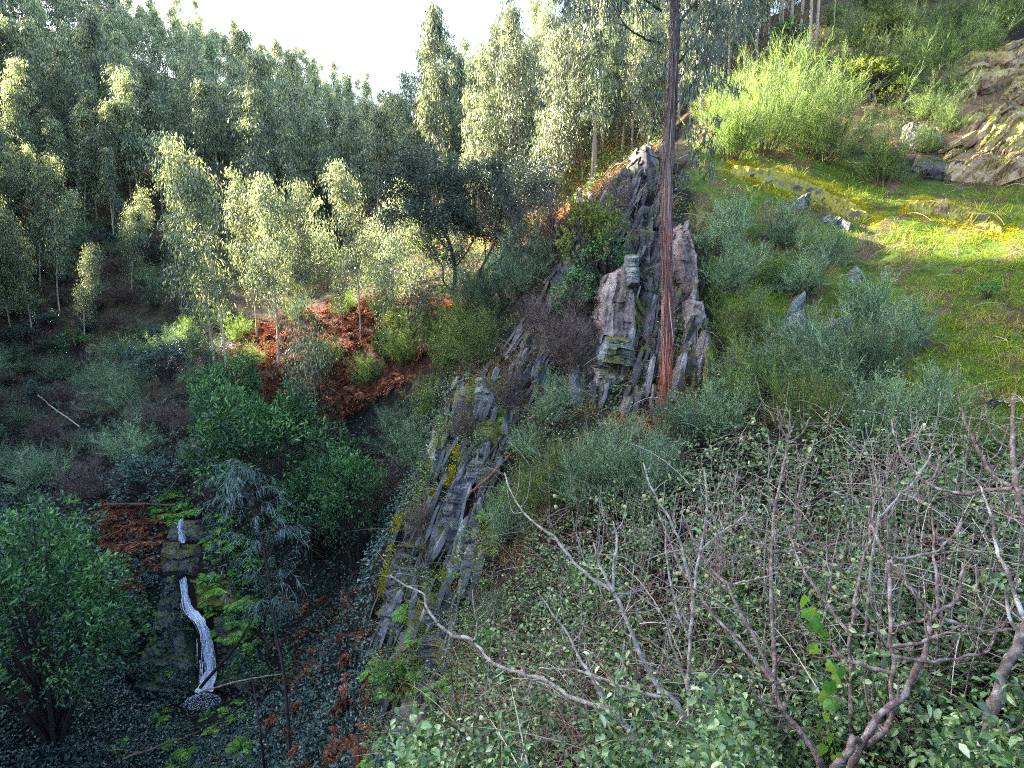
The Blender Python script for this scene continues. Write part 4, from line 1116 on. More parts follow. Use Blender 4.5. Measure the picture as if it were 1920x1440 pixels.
ST = [
 ([(790,885,945),(755,885,940),(735,888,935),(705,890,925)], 15.2, 1.2, 7, 'slate', 'grey layered block at the top of the rock steps', (-.1, .1)),
 ([(845,885,945),(800,880,945),(785,885,945)], 15.0, 1.3, 4, 'mossslate', 'green mossy bulge under the grey layered block', (0, .2)),
 ([(915,862,930),(880,868,935),(850,880,940)], 14.6, 1.2, 7, 'slateblue', 'dark layered face under the mossy bulge', (-.12, .1)),
 ([(1040,808,860),(990,815,872),(930,835,885),(900,845,890)], 13.6, 1.3, 13, 'slateblue', 'dark blue slate face of many thin beds', (-.15, .1)),
 ([(1100,855,900),(1040,862,905),(970,880,905),(940,885,905)], 13.3, 1.0, 12, 'slateblue', 'dark beds between the two pale blades', (.5, .1)),
 ([(1010,745,800),(985,750,800),(950,758,800)], 14.6, 1.2, 5, 'schistv', 'purple-brown block at the top of the left steps', (-.1, .1)),
 ([(1060,735,785),(1030,738,790),(1008,742,795)], 14.3, 1.2, 4, 'schistv', 'smooth violet block in the middle of the left steps', (-.12, .05)),
 ([(1130,722,775),(1090,728,778),(1055,735,785)], 14.0, 1.3, 8, 'slateblue', 'blue-grey layered block below the violet one', (-.12, .1)),
 ([(1200,705,760),(1160,712,768),(1125,720,772)], 13.3, 1.3, 7, 'slateblue', 'dark block at the foot of the left steps', (-.1, .1)),
 ([(1180,790,835),(1130,795,838),(1105,800,835)], 12.6, 1.1, 6, 'slateblue', 'dark block between the ferns and the pale shards', (-.05, .1)),
 ([(1260,785,840),(1215,785,845),(1185,792,840)], 12.0, 1.1, 5, 'slateblue', 'rounded dark wet block below the rock steps', (-.05, .1)),
 ([(1300,705,745),(1260,708,742),(1225,712,740)], 12.6, 1.0, 7, 'slateblue', 'lowest dark block at the left of the ferns', (0, .1)),
 ([(1400,735,790),(1345,740,790),(1300,748,790)], 11.3, 1.1, 5, 'slateblue', 'dark rock in the hollow under the rock steps', (0, .1)),
]
for k, (rows, d, D, n, mt, lab, dip) in enumerate(ST):
    stack_rock('slate_block', rows, d, D, n, 60 + k, mt, lab, dip, jit=.05, group=GS)
slab_rock('pale_boulder', [(870,1470),(872,1400),(885,1345),(905,1335),(925,1380),(930,1470)], 7.4, .7, 4, 80, 'slatepink', 'pale fluted rock at the bottom edge beside the dark stick', group=None, slant=.35)
slab_rock('rock_slab', [(920,1215),(930,1180),(960,1170),(985,1200),(975,1240),(935,1240)], 8.2, .4, 2, 81, 'slatepink', 'pinkish rock half hidden in the brambles left of the forked branches', None and 0 or .5)
# right slope
GR = 'rocks of the right slope'
rock_face('rock_outcrop', [(1745,335),(1790,250),(1850,195),(1925,140),(1960,150),(1950,345),(1850,350)], 'tanrock', 'broad layered tan outcrop behind the big blocks at the right edge', GR, 211, 28, .30, 1.3, .55, .0, npl=32, pdim=(1.3, 1.0, .28), res=130)
rock_face('rock_outcrop', [(1780,200),(1800,150),(1850,100),(1940,60),(1940,135),(1860,180)], 'tanrock', 'broken brown outcrop high at the right edge', GR, 212, 20, .3, 1.2, .55, -.1, npl=18, pdim=(1.2, .9, .28), res=90)
rock_face('rock_outcrop', [(1500,130),(1510,75),(1560,55),(1630,80),(1670,140),(1600,170),(1540,150)], 'tanrock', 'broken brown rubble face under the pale thin trunks', GR, 213, 15, .2, .9, .45, .1, npl=40, pdim=(1.6, .9, .16), res=90)
rock_face('rock_outcrop', [(1680,200),(1720,150),(1780,170),(1790,230),(1730,235)], 'schistv', 'dark broken rock between the brooms of the right slope', GR, 214, 15, .2, .9, .4, .1, res=80)
RS = [
 ([(1815,300),(1830,230),(1870,205),(1925,215),(1935,290),(1880,320)], 21.0, 1.6, 4, 'tanrock', 'big angular tan block with a sunlit top at the right edge', .4),
 ([(1850,330),(1880,290),(1940,270),(1950,340),(1880,350)], 19.5, 1.2, 3, 'tanrock', 'tan slab under the big angular block at the right edge', .4),
 ([(1780,245),(1810,215),(1850,205),(1860,230),(1820,260)], 22.0, .8, 3, 'tanrock', 'smaller tan rock left of the big angular block', .5),
 ([(1870,190),(1890,150),(1930,140),(1935,190)], 24, .8, 3, 'tanrock', 'pale rock high at the right edge over the red earth', .5),
 ([(1685,270),(1690,235),(1740,245),(1770,262),(1765,285),(1715,285)], 22.0, 1.0, 4, 'schistv', 'dark overhanging slab in the shade of the right slope', .2),
 ([(1705,320),(1715,295),(1790,310),(1830,325),(1820,345),(1740,335)], 20.5, 1.0, 4, 'schistv', 'dark shaded ledge below the overhanging slab', .2),
 ([(1500,60),(1530,50),(1590,65),(1600,85),(1530,90)], 30, 1.2, 3, 'tanrock', 'brown rock under the pale thin trunks', .3),
 ([(1540,110),(1570,95),(1620,105),(1625,125),(1560,130)], 28, 1.2, 3, 'tanrock', 'brown broken rock left of the yellow-green shrubs', .3),
 ([(1500,130),(1520,118),(1560,125),(1560,142),(1510,145)], 28, 1.0, 3, 'tanrock', 'low brown rock on the bank below the thin trunks', .3),
 ([(1800,110),(1830,90),(1880,100),(1880,125),(1820,130)], 27, 1.0, 3, 'tanrock', 'reddish rock in the earth bank near the top right', .4),
 ([(1760,180),(1790,160),(1830,170),(1830,190),(1780,195)], 25, 1.0, 3, 'tanrock', 'reddish rock in the middle of the earth bank', .4),
 ([(1360,330),(1370,308),(1460,318),(1530,350),(1620,390),(1640,415),(1600,420),(1500,375),(1420,345)], 18.6, .9, 2, 'mossrock', 'long ledge covered in bright yellow moss', 1.4),
 ([(1690,395),(1700,375),(1760,372),(1840,400),(1895,430),(1880,445),(1800,425),(1730,410)], 17.0, .8, 2, 'mossrock', 'second yellow-mossed ledge with an orange rock face to the right', 1.4),
 ([(1740,400),(1750,380),(1775,385),(1775,408)], 16.8, .5, 2, 'tanrock', 'small white and orange rock on the second mossy ledge', .5),
 ([(1482,390),(1485,370),(1512,372),(1520,388),(1500,395)], 17.6, .5, 2, 'slate', 'small blue-grey rock peeping out below the long mossy ledge', .8),
 ([(1535,412),(1545,402),(1600,430),(1590,440)], 17.2, .5, 2, 'slate', 'blue-grey rock strip under the middle of the mossy ledge', .8),
 ([(1460,640),(1470,600),(1500,590),(1520,620),(1510,650)], 12.6, .6, 3, 'slate', 'flat blue-grey rock between the shaded brooms', .7),
 ([(1470,600),(1480,560),(1510,555),(1515,590)], 13.2, .6, 3, 'slate', 'upper blue-grey rock between the shaded brooms', .7),
 ([(1540,635),(1545,605),(1590,600),(1600,635),(1570,645)], 12.6, .6, 3, 'slate', 'blue-grey flat rock behind the tall airy broom', .8),
 ([(1585,535),(1590,500),(1608,500),(1615,530)], 14.5, .5, 2, 'slate', 'small grey rock at the upper end of the grass', .8),
 ([(1510,680),(1515,665),(1550,660),(1555,690),(1530,700)], 12.0, .6, 3, 'schistv', 'dark rock with a dry root over the thicket', .5),
 ([(1830,765),(1850,750),(1885,752),(1890,768),(1850,775)], 8.8, .35, 2, 'schistv', 'dark stone in the grass above the bare saplings', .6),
 ([(1900,790),(1910,775),(1940,780),(1940,800)], 8.2, .35, 2, 'slate', 'grey stone in the grass at the right edge', .6),
]
for k, (pl, d, T, n, mt, lab, sl_) in enumerate(RS):
    c = np.mean(pl, 0)
    g = on_ground(c[0], c[1]); dd = project(g)[2]
    slab_rock('mossy_ledge' if mt == 'mossrock' else 'boulder', pl, float(dd), T, n, 90 + k, mt, lab, group=GR, prot=.14 if mt == 'mossrock' else .42)

# ---------------------------------------------------------------- stream, waterfall, pool
mw, nt, bs, out = newmat('falling_water')
f = noise(nt, 9, 5, 0.6, stretch=(2.6, 2.6, 0.32), dist=0.25)
nt.links.new(ramp(nt, f, [(0.35, (0.42, 0.52, 0.74)), (0.5, (0.70, 0.80, 0.97)), (0.58, (0.95, 0.97, 1.0))]), bs.inputs['Base Color'])
bs.inputs['Roughness'].default_value = 0.25
b = nt.nodes.new('ShaderNodeBump'); b.inputs['Strength'].default_value = 1.0; b.inputs['Distance'].default_value = 0.08
nt.links.new(f, b.inputs['Height']); nt.links.new(b.outputs[0], bs.inputs['Normal'])
def water_sheet(name, line, lift, seed):
    r = np.random.default_rng(seed)
    L = []
    for px_, py_, w_, d_ in line:
        c = at(px_, py_, d_); L.append((c[0], c[1], c[2], w_ * d_ / F_PX))
    L = spline(L, 70)
    k = 11
    q = np.linspace(-1, 1, k)
    x = L[:, None, 0] + q * L[:, None, 3] * (0.33 + 0.16 * fbm(L[:, 2] * 3, 0, 0, seed)[:, None])
    bulge = (1 - q ** 2) * 0.10
    y = L[:, None, 1] - bulge - lift - 0.07 * fbm(x * 7, L[:, None, 2] * 1.5, 0, seed, 3)
    z = L[:, None, 2] + np.zeros_like(x) + 0.02 * fbm(x * 6, L[:, None, 2] * 3, 0, seed + 1, 2)
    V = np.stack([x, y, z], -1)
    back = V + np.array([-.02, .12, 0])
    mb = MB()
    n = len(L)
    i = np.arange(n * k).reshape(n, k)
    Q = np.stack([i[:-1, :-1], i[:-1, 1:], i[1:, 1:], i[1:, :-1]], -1).reshape(-1, 4)
    mb.add(V, Q, 0.5)
    for c0, s in ((0, 1), (k - 1, -1)):
        a = V[:, c0]; b_ = back[:, c0]
        ii = np.arange(n * 2).reshape(n, 2)
        mb.add(np.stack([a, b_], 1), np.stack([ii[:-1, 0], ii[:-1, 1], ii[1:, 1], ii[1:, 0]], -1), 0.5)
    # free threads of water
    m = 240
    c = r.integers(0, n - 14, m); ll = r.integers(9, 14, m); qq = r.normal(0, .55, m) * 1.25
    for j in range(m):
        s_ = np.linspace(c[j], c[j] + ll[j], 4).astype(int)
        P = np.stack([L[s_, 0] + qq[j] * L[s_, 3] * .5, L[s_, 1] - lift - .02 - .16 * r.uniform(), L[s_, 2]], 1)
        P = P + r.normal(size=P.shape) * .007
        ribbons(mb, P[None], r.uniform(.008, .035), 0.9)
    return mb.obj(name, mw, smooth=True)
wf = water_sheet('waterfall', [(346,1082,6,21.95),(352,1118,10,21.6),(360,1142,13,21.3),(380,1160,15,20.9),(389,1185,16,20.7),(393,1215,21,20.5),(396,1245,24,20.3),(394,1268,26,20.1),(386,1292,40,19.9)], 0.1, 5)
tag(wf, kind='structure')

# wet rock around the fall
GW = 'wet rocks of the waterfall'
for k, (rows, D, n, mt, lab, back, dd0) in enumerate([
 ([(1310,240,375),(1240,260,372),(1170,285,358),(1110,300,345),(1080,310,338)], 2.2, 16, 'wetslate', 'dark wet layered wall left of the waterfall', .3, 20.9),
 ([(1300,405,470),(1240,408,460),(1190,405,450),(1150,395,440)], 2.0, 10, 'wetslate', 'dark rock wall right of the waterfall', .3, 21.0),
 ([(1150,372,460),(1110,362,450),(1085,352,440)], 1.6, 6, 'mossslate', 'mossy rock shoulder at the right of the upper fall', .3, 21.8),
 ([(1085,300,372),(1060,296,376),(1035,300,380),(1018,305,382)], 2.0, 8, 'schistv', 'violet-grey stream rock over the lip of the waterfall', .5, 22.6),
 ([(1018,310,384),(1000,314,384),(975,320,384)], 1.4, 5, 'slateblue', 'upper wet step of the stream with white trickles', .3, 24.0)]):
    stack_rock('wet_rock', rows, dd0, D, n, 130 + k, mt, lab, (-.05, .05), jit=.035, group=GW, back=back)
w2 = water_sheet('upper_cascade', [(342,972,3,23.7),(341,985,4,23.6),(342,1000,5,23.5),(344,1016,9,23.4)], 0.02, 8)
tag(w2, kind='structure')
pc = at(392, 1300, 19.8)
mb = MB()
ang = np.linspace(0, 2 * math.pi, 40, endpoint=False)
rr = 1 + 0.15 * vnoise(np.cos(ang) * 2, np.sin(ang) * 2, 0, 3)
ring = np.stack([pc[0] + .2 + np.cos(ang) * 1.5 * rr, pc[1] - 0.2 + np.sin(ang) * .8 * rr, np.full(40, pc[2] - .02)], 1)
mb.add(np.vstack([ring, ring.mean(0)[None]]), np.stack([np.arange(40), (np.arange(40) + 1) % 40, np.full(40, 40)], 1))

# foam at the foot
mb = MB(); n = 900
a = rng.uniform(0, 6.28, n); q = np.sqrt(rng.uniform(0, 1, n))
P = np.stack([pc[0] - .05 + np.cos(a) * q * .62, pc[1] - .35 + np.sin(a) * q * .4, pc[2] + .04 + .30 * (1 - q) * rng.uniform(0, 1, n)], 1)
P[:, 2] -= .1 * q; leaves(mb, P, nrm(rand_dirs(n) + [0, -.3, .8]), rng.uniform(.015, .05, n), .022, 0.9)
fo_ = mb.obj('foam', mw); tag(fo_, kind='structure')
# the pool needs a bed: lower the ground beneath it

def stick(name, pts, r0, r1, mat, label, cat='branch', group=None, sides=6, n=24, wob=0.02):
    mb = MB()
    P = spline(pts, n)
    P = P + np.stack([fbm(np.arange(n) * .35, k * 9.0, 0, int(abs(P[0, 0] * 50)) % 97, 2) for k in range(3)], 1) * wob
    tube(mb, P, np.linspace(r0, r1, n), sides)
    o = mb.obj(name, M[mat], smooth=True)
    tag(o, label, cat, group)
    return o
A3 = lambda x, y, d: at(x, y, d)
stick('fallen_branch', [A3(375,1290,19.0),(A3(440,1215,18.6)),(A3(475,1160,18.8))], .06, .04, 'darkbark', 'dark branch leaning against the foot of the waterfall')
stick('fallen_branch', [A3(375,1297,18.9),A3(430,1282,18.7),A3(495,1268,18.9),A3(540,1262,19.2)], .03, .02, 'palebark', 'thin pale stick lying across the pool')
stick('fallen_branch', [A3(310,930,25),A3(335,895,25),A3(370,860,25.3)], .035, .02, 'stem', 'brown fallen branch slanting above the stream')
stick('fallen_branch', [A3(195,945,24.3),A3(260,945,24.3),A3(330,947,24.3)], .04, .04, 'stem', 'straight brown pole lying across above the stream')
stick('fallen_branch', [A3(230,1425,14.6),A3(310,1395,14.8),A3(375,1372,15.4)], .035, .02, 'stem', 'brown fallen branch at the bottom left of the pool')
stick('fallen_branch', [A3(150,800,29),A3(100,765,29.5),A3(70,740,29)], .03, .02, 'palebark', 'pale fallen stem in the dark scrub at the left')
for k, (pts, lab) in enumerate([([(900,880,13.6),(940,820,13.8),(985,775,14.4)],'dark dead stick leaning over the rock steps'),([(905,905,13.4),(935,880,13.3),(975,830,13.9)],'second dead stick just below the leaning one'),([(880,925,13.3),(920,890,13.3),(960,850,13.6)],'red-brown dead stick lowest of the three'),
                               ([(1205,800,12.4),(1225,775,12.1),(1238,760,12)],'grey splintered log end at the foot of the trunk'),([(1215,810,12.2),(1232,790,12)],'short grey stump piece by the trunk foot'),([(1228,790,12.0),(1222,750,12),(1226,720,12.2)],'upright splinter of wood left of the trunk foot')]):
    stick('dead_stick', [A3(*p) for p in pts], .035 if k < 3 else .06, .015 if k < 3 else .03, 'greybark' if k > 2 else ('darkbark' if k < 2 else 'redbark'), lab, group='dead sticks on the spur')

# ---------------------------------------------------------------- the forked dark tree
def grow(mb, p, d, L, r0, depth, r, tips, sides=6, curl=0.35, ratio=0.68, up=0.15):
    n = 6
    pts = [np.array(p, float)]
    dd = np.array(d, float)
    for k in range(n):
        dd = dd + r.normal(size=3) * curl * 0.35 + np.array([0, 0, up * .3]); dd /= np.linalg.norm(dd)
        pts.append(pts[-1] + dd * L / n)
    tube(mb, pts, np.linspace(r0, r0 * ratio, n + 1), sides if depth > 1 else 3, cap=False)
    if depth <= 2:
        for q in pts[2:]: tips.append((q, dd.copy(), depth))
    if depth <= 0: return
    for k in range(2 if depth > 2 else 3):
        nd = dd + r.normal(size=3) * 0.62; nd /= np.linalg.norm(nd)
        grow(mb, pts[-1 if k < 2 else 3], nd, L * r.uniform(.62, .85), r0 * ratio * (.85 if k else .95), depth - 1, r, tips, sides, curl, ratio, up)

b0 = on_ground(867, 668)
print('forked base', b0, project(b0))
dt = project(b0)[2]
r = np.random.default_rng(55)
mb = MB(); tips = []
root = empty('forked_tree', b0)
tag(root, 'dark forked tree with a fine dull crown standing left of the rocks', 'tree')
def rel(x, y, dd=0): return at(x, y, dt + dd) - b0
trunk_p = spline([np.array([0, 0, -.2]), rel(868, 620), rel(866, 585)], 8)
tube(mb, trunk_p, np.linspace(.13, .11, 8), 7)
f1 = spline([rel(866, 588), rel(852, 555), rel(853, 510), rel(845, 462), rel(828, 430)], 14)
f2 = spline([rel(867, 586), rel(885, 555, .2), rel(900, 510, .4), rel(915, 480, .5), rel(935, 440, .6)], 14)
tube(mb, f1, np.linspace(.10, .05, 14), 6); tube(mb, f2, np.linspace(.08, .04, 14), 6)
for (L_, i, d_) in [(f1, 4, (-1, .1, .5)), (f1, 7, (.6, .6, .9)), (f1, 9, (-1, -.3, .55)), (f1, 13, (-.3, .2, 1)), (f1, 13, (.5, -.2, 1)), (f2, 6, (.9, .2, .7)), (f2, 9, (-.5, .5, 1)), (f2, 13, (.3, 0, 1)), (f2, 13, (.9, .3, .6)), (f1, 11, (-.8, .6, .7)), (f1, 13, (-1, 0, .7)), (f2, 11, (.3, -.7, .8)), (f1, 8, (-.3, -.9, .8))]:
    d_ = np.array(d_, float); d_ /= np.linalg.norm(d_)
    grow(mb, L_[i], d_, 1.35, .035, 3, r, tips, 4, .5)
mb.obj('trunk', M['darkbark'], root, True)
T_ = np.array([t[0] for t in tips])
print('forked tips', len(T_))
k = np.repeat(np.arange(len(T_)), 24)
P = T_[k] + r.normal(size=(len(k), 3)) * .16
mb = MB()
leaves(mb, P, nrm(r.normal(size=P.shape) + [0, 0, -.1]), .10 * r.uniform(.7, 1.3, len(k)), .045, np.clip(r.normal(.45, .22, len(k)), 0, 1))
mb.obj('crown', M['darkleaf'], root)

# ---------------------------------------------------------------- the tall eucalyptus with the red stringy bark
b0 = at(1243, 815, 12.0); b0[2] = min(b0[2], gz(b0[0], b0[1])) - .1
print('big trunk base', b0)
root = empty('tall_eucalyptus', b0)
tag(root, 'tall straight eucalyptus with red-brown peeling stringy bark rising past the top of the picture', 'tree')
top = at(1263, 0, 12.0) - b0
H = 15.0
zt = np.linspace(0, H, 90)
lean = top[:2] / top[2]
tp = np.stack([zt * lean[0] + .05 * np.sin(zt * .9), zt * lean[1] + .04 * np.sin(zt * .7 + 1), zt], 1)
tr = np.interp(zt, [0, .3, 1, 6, 15], [.25, .135, .100, .092, .06])
r = np.random.default_rng(77)
def bark_trunk(z0, z1, mat, seed):
    m = 30; zz = np.linspace(z0, z1, int((z1 - z0) / .06))
    c = np.stack([np.interp(zz, zt, tp[:, k]) for k in range(3)], 1); rad = np.interp(zz, zt, tr)
    a = np.linspace(0, 2 * math.pi, m, endpoint=False)
    fl = 1 + 0.13 * fbm(np.cos(a)[None] * 3.5, np.sin(a)[None] * 3.5, zz[:, None] * .6, seed, 3) + 0.05 * fbm(np.cos(a)[None] * 8, np.sin(a)[None] * 8, zz[:, None] * 2.5, seed + 4, 2)
    X = c[:, None] + np.stack([np.cos(a)[None] * rad[:, None] * fl, np.sin(a)[None] * rad[:, None] * fl, np.zeros_like(fl)], -1)
    i = np.arange(len(zz) * m).reshape(len(zz), m)
    Q = np.stack([i[:-1], np.roll(i[:-1], -1, 1), np.roll(i[1:], -1, 1), i[1:]], -1).reshape(-1, 4)
    mb = MB(); mb.add(X, Q); return mb
zmid = 4.6
bark_trunk(0, zmid + .02, 'redbark', 5).obj('trunk', M['redbark'], root)
bark_trunk(zmid, H, 'greybark', 5).obj('upper_trunk', M['greybark'], root)
# peeling strips
def strips(n, z0, z1, lmin, lmax, wd, mat, out_, seed):
    r = np.random.default_rng(seed)
    z = r.uniform(z0, z1, n); a = r.uniform(0, 2 * math.pi, n); L = r.uniform(lmin, lmax, n)
    k = 7; s = np.linspace(0, 1, k)
    zz = z[:, None] - L[:, None] * s
    zz = np.maximum(zz, .02)
    rad = np.interp(zz, zt, tr) * 1.06 + out_ * r.uniform(.2, 1, n)[:, None] * (s ** 1.6)[None] + .012
    aa = a[:, None] + r.normal(0, .25, n)[:, None] * s
    cx = np.interp(zz, zt, tp[:, 0]); cy = np.interp(zz, zt, tp[:, 1])
    P = np.stack([cx + np.cos(aa) * rad, cy + np.sin(aa) * rad, zz], -1)
    T = nrm(P[:, -1] - P[:, 0]); outv = np.stack([np.cos(a), np.sin(a), a * 0], 1)
    mb = MB(); ribbons(mb, P, wd * r.uniform(.5, 1.5, n), r.uniform(0, 1, n), side=outv + r.normal(size=outv.shape) * .3)
    return mb.obj('bark_strips', M[mat], root)
strips(900, .5, 5.6, .25, 1.0, .015, 'strip_red', .02, 1)
strips(1000, 3.0, H, .5, 1.9, .016, 'strip_grey', .03, 2)
strips(60, 2.5, 9, 1.0, 2.6, .016, 'strip_grey', .28, 3)
# stubs and little curls on the red bark
mb = MB()
for j in range(170):
    z = r.uniform(.3, 4.6); a = r.uniform(0, 6.28); q = np.interp(z, zt, tr)
    c = np.array([np.interp(z, zt, tp[:, 0]), np.interp(z, zt, tp[:, 1]), z]); o_ = np.array([math.cos(a), math.sin(a), .3 * r.normal()])
    tube(mb, [c + o_ * q * .9, c + o_ * (q + .018), c + o_ * (q + .032) + [0, 0, .03 * r.normal()]], [.012, .009, .004], 4)
mb.obj('bark_surface', M['redbark'], root)
# limbs: (points in picture, radius)
LM = [
 ([(1240,82,12),(1205,70,11.8),(1175,50,11.6),(1140,-10,11.4)], .03),
 ([(1240,20,12),(1200,-5,11.8),(1150,-30,11.6),(1080,-40,11.4)], .03),
 ([(1262,130,12),(1290,95,12),(1325,60,12.1),(1355,0,12.2)], .03),
 ([(1262,200,12),(1290,170,11.8),(1320,120,11.7),(1340,70,11.7)], .02),
 ([(1262,60,12),(1300,10,12),(1340,-30,12.2),(1400,-60,12.2)], .035),
 ([(1260,330,12),(1290,300,11.8),(1330,262,11.7),(1345,240,11.6)], .018),
 ([(1262,360,12),(1300,350,11.7),(1330,320,11.6)], .014),
 ([(1238,300,12),(1210,285,11.9),(1175,265,11.8)], .012),
 ([(1238,250,12),(1215,190,11.9),(1200,150,11.8),(1190,90,11.8)], .01),
 ([(1238,230,12),(1222,250,12),(1195,255,12)], .009),
 ([(1236,530,12),(1205,500,11.8),(1195,450,11.8)], .008),
 ([(1236,460,12),(1195,430,11.8),(1150,370,11.6)], .008),
 ([(1262,250,12),(1290,240,12.2),(1310,200,12.3)], .014),
]
mb = MB(); lt = []
for pts, rd in LM:
    P = spline([at(*p) - b0 for p in pts], 16)
    P = P + r.normal(size=P.shape) * .008
    tube(mb, P, np.linspace(rd, rd * .3, 16), 5, cap=False)
    lt.append(P)
    for q in range(5):
        i = r.integers(5, 15); d_ = nrm(P[min(i + 1, 15)] - P[i - 1] + r.normal(size=3) * .25 * np.linalg.norm(P[i] - P[0]) * .4)
        e = P[i] + d_ * r.uniform(.2, .5) + [0, 0, -.08]
        tube(mb, spline([P[i], (P[i] + e) / 2 + [0, 0, .03], e], 5), np.linspace(rd * .35, rd * .15, 5), 3, cap=False)
        lt.append(np.array([P[i], e]))
mb.obj('branches', M['darkbark'], root, True)
clumps = [(1075,5,11.3,.30),(1105,20,11.4,.32),(1140,15,11.4,.32),(1170,0,11.5,.35),(1120,60,11.5,.15),(1200,15,11.6,.3),(1150,-30,11.5,.4),(1080,-40,11.5,.4),(1175,85,11.7,.18),(1205,110,11.8,.15),(1225,60,11.8,.22),
          (1285,40,11.7,.3),(1300,85,11.7,.34),(1325,110,11.8,.34),(1350,90,12,.30),(1310,140,11.7,.32),(1345,150,11.9,.28),(1378,165,12,.16),(1290,170,11.6,.25),(1325,20,12,.35),(1365,30,12.1,.35),(1400,10,12.2,.35),(1390,-30,12.2,.4),(1300,-20,12,.4),
          (1385,60,12.1,.25),(1290,240,11.7,.2),(1310,250,11.7,.25),(1335,270,11.7,.22),(1300,290,11.6,.22),(1330,310,11.7,.2),(1345,225,11.9,.15),(1285,330,11.7,.16),(1240,-30,11.7,.4),(1250,120,11.6,.12),(1232,175,11.7,.10)]
mb = MB()
for cx_, cy_, d_, s_ in clumps:
    c = at(cx_, cy_, d_) - b0
    n = int(560 * s_ ** 1.3)
    P = c + r.normal(size=(n, 3)) * [s_ * .55, s_ * .5, s_ * .5]
    D = nrm(r.normal(size=(n, 3)) * .38 + [0.05, 0, -1.1])
    leaves6(mb, P, D, r.uniform(.12, .21, n), r.uniform(.014, .026, n), np.clip(r.normal(.4, .25, n), 0, 1), bend=.15)
    # twiglets carrying them
    e = c + r.normal(size=(max(3, n // 22), 3)) * s_ * .5
    tws = np.stack([np.repeat(c[None] + [0, 0, s_ * .4], len(e), 0), (c + e) / 2 + [0, 0, s_ * .3], e], 1)
    ribbons(mb, tws, .008, .05)
# crown above the picture
for j in range(30):
    z = r.uniform(9.5, 16); a = r.uniform(0, 6.28); q = r.uniform(.4, 2.2) * (1.2 - abs(z - 12) / 6)
    c = np.array([math.cos(a) * q + lean[0] * z, math.sin(a) * q + lean[1] * z, z]); n = 160
    P = c + r.normal(size=(n, 3)) * .4
    leaves6(mb, P, nrm(r.normal(size=(n, 3)) * .38 + [0, 0, -1.1]), r.uniform(.14, .24, n), .024, np.clip(r.normal(.4, .25, n), 0, 1))
mb.obj('crown', M['eucdark'], root)

# ---------------------------------------------------------------- drooping blue sapling over the ravine and other thin stems
b0 = on_ground(545, 1425); ds = project(b0)[2]
root = empty('blue_eucalyptus_sapling', b0)
tag(root, 'bluish sapling with long drooping leaves between the waterfall and the broad laurel', 'sapling')
P = spline([np.array([0, 0, -.2])] + [at(x, y, ds + dd) - b0 for x, y, dd in [(538,1330,.2),(530,1250,.5),(515,1180,.8),(505,1100,1.1),(490,1010,1.4),(465,940,1.7),(440,880,2.0)]], 30)
mb = MB(); tube(mb, P, np.linspace(.05, .012, 30), 6)
lf = MB(); r = np.random.default_rng(12)
for j in range(70):
    i = r.integers(13, 30); a = r.uniform(0, 6.28)
    ln = .35 + 1.35 * math.sin(math.pi * min(1, (i - 10) / 20.5)) * r.uniform(.4, 1)
    e = P[i] + np.array([math.cos(a) * ln, math.sin(a) * ln, ln * .35])
    m_ = (P[i] + e) / 2 + [0, 0, .25 * ln]
    q = spline([P[i], m_, e + [0, 0, -.15 * ln]], 7)
    tube(mb, q, np.linspace(.012, .004, 7), 3, cap=False)
    n = 26; w_ = r.uniform(.25, 1, n)
    pp = np.stack([np.interp(w_, np.linspace(0, 1, 7), q[:, c]) for c in range(3)], 1)
    leaves6(lf, pp, nrm((q[-1] - q[0]) * .35 + r.normal(size=(n, 3)) * .4 + [0, 0, -.55]), r.uniform(.18, .30, n), r.uniform(.011, .02, n), np.clip(r.normal(.5, .25, n), 0, 1), bend=.4)
mb.obj('trunk', M['darkbark'], root, True); lf.obj('leaves', M['eucblue'], root)
stick('bare_sapling', [on_ground(500,1470), at(488,1380,13.6), at(478,1300,13.9), at(462,1240,14.2)], .035, .01, 'darkbark', 'thin dark bare stem standing left of the sapling trunk', 'stem')
stick('bare_sapling', [on_ground(597,770), at(598,720,27), at(585,680,27), at(575,640,27)], .05, .02, 'darkbark', 'dark crooked stem in front of the orange bracken', 'stem')
for k, (x, y, lab) in enumerate([(1465,100,'leftmost of the pale thin trunks at the top right'),(1480,105,'second of the pale thin trunks at the top right'),(1497,98,'third of the pale thin trunks at the top right'),(1518,110,'thickest pale trunk of the group at the top right'),(1528,104,'rightmost of the pale thin trunks at the top right'),(1420,90,'pale trunk furthest left among the top right trees'),(1562,85,'very thin pale stem right of the pale trunks')]):
    p = on_ground(x, y)
    rt = empty('pale_tree', p - [0, 0, .2]); tag(rt, lab, 'tree', 'pale thin trunks at the top right')
    mb = MB(); h = 9 + (k * 37 % 5); q = spline([(0, 0, 0), (.1 * (k % 3 - 1), 0, h * .4), (.3 * (k % 2 - .5), .1, h)], 14); tube(mb, q, np.linspace(.09 if k != 6 else .03, .03, 14), 6)
    mb.obj('trunk', M['palebark'], rt, True)
    lf = MB(); rr_ = np.random.default_rng(k); n = 2600
    zz = rr_.uniform(.42, 1.05, n) * h; c_ = rr_.uniform(0, 6.28, n); qd = rr_.uniform(0, 1.4, n) * np.sin(np.clip((zz / h - .35) / .75, 0, 1) * math.pi)
    leaves(lf, np.stack([np.cos(c_) * qd, np.sin(c_) * qd, zz], 1), nrm(rr_.normal(size=(n, 3)) * .5 + [0, 0, -1]), .24, .05, np.clip(rr_.normal(.5, .25, n), 0, 1))
    lf.obj('crown', M['euc'], rt)

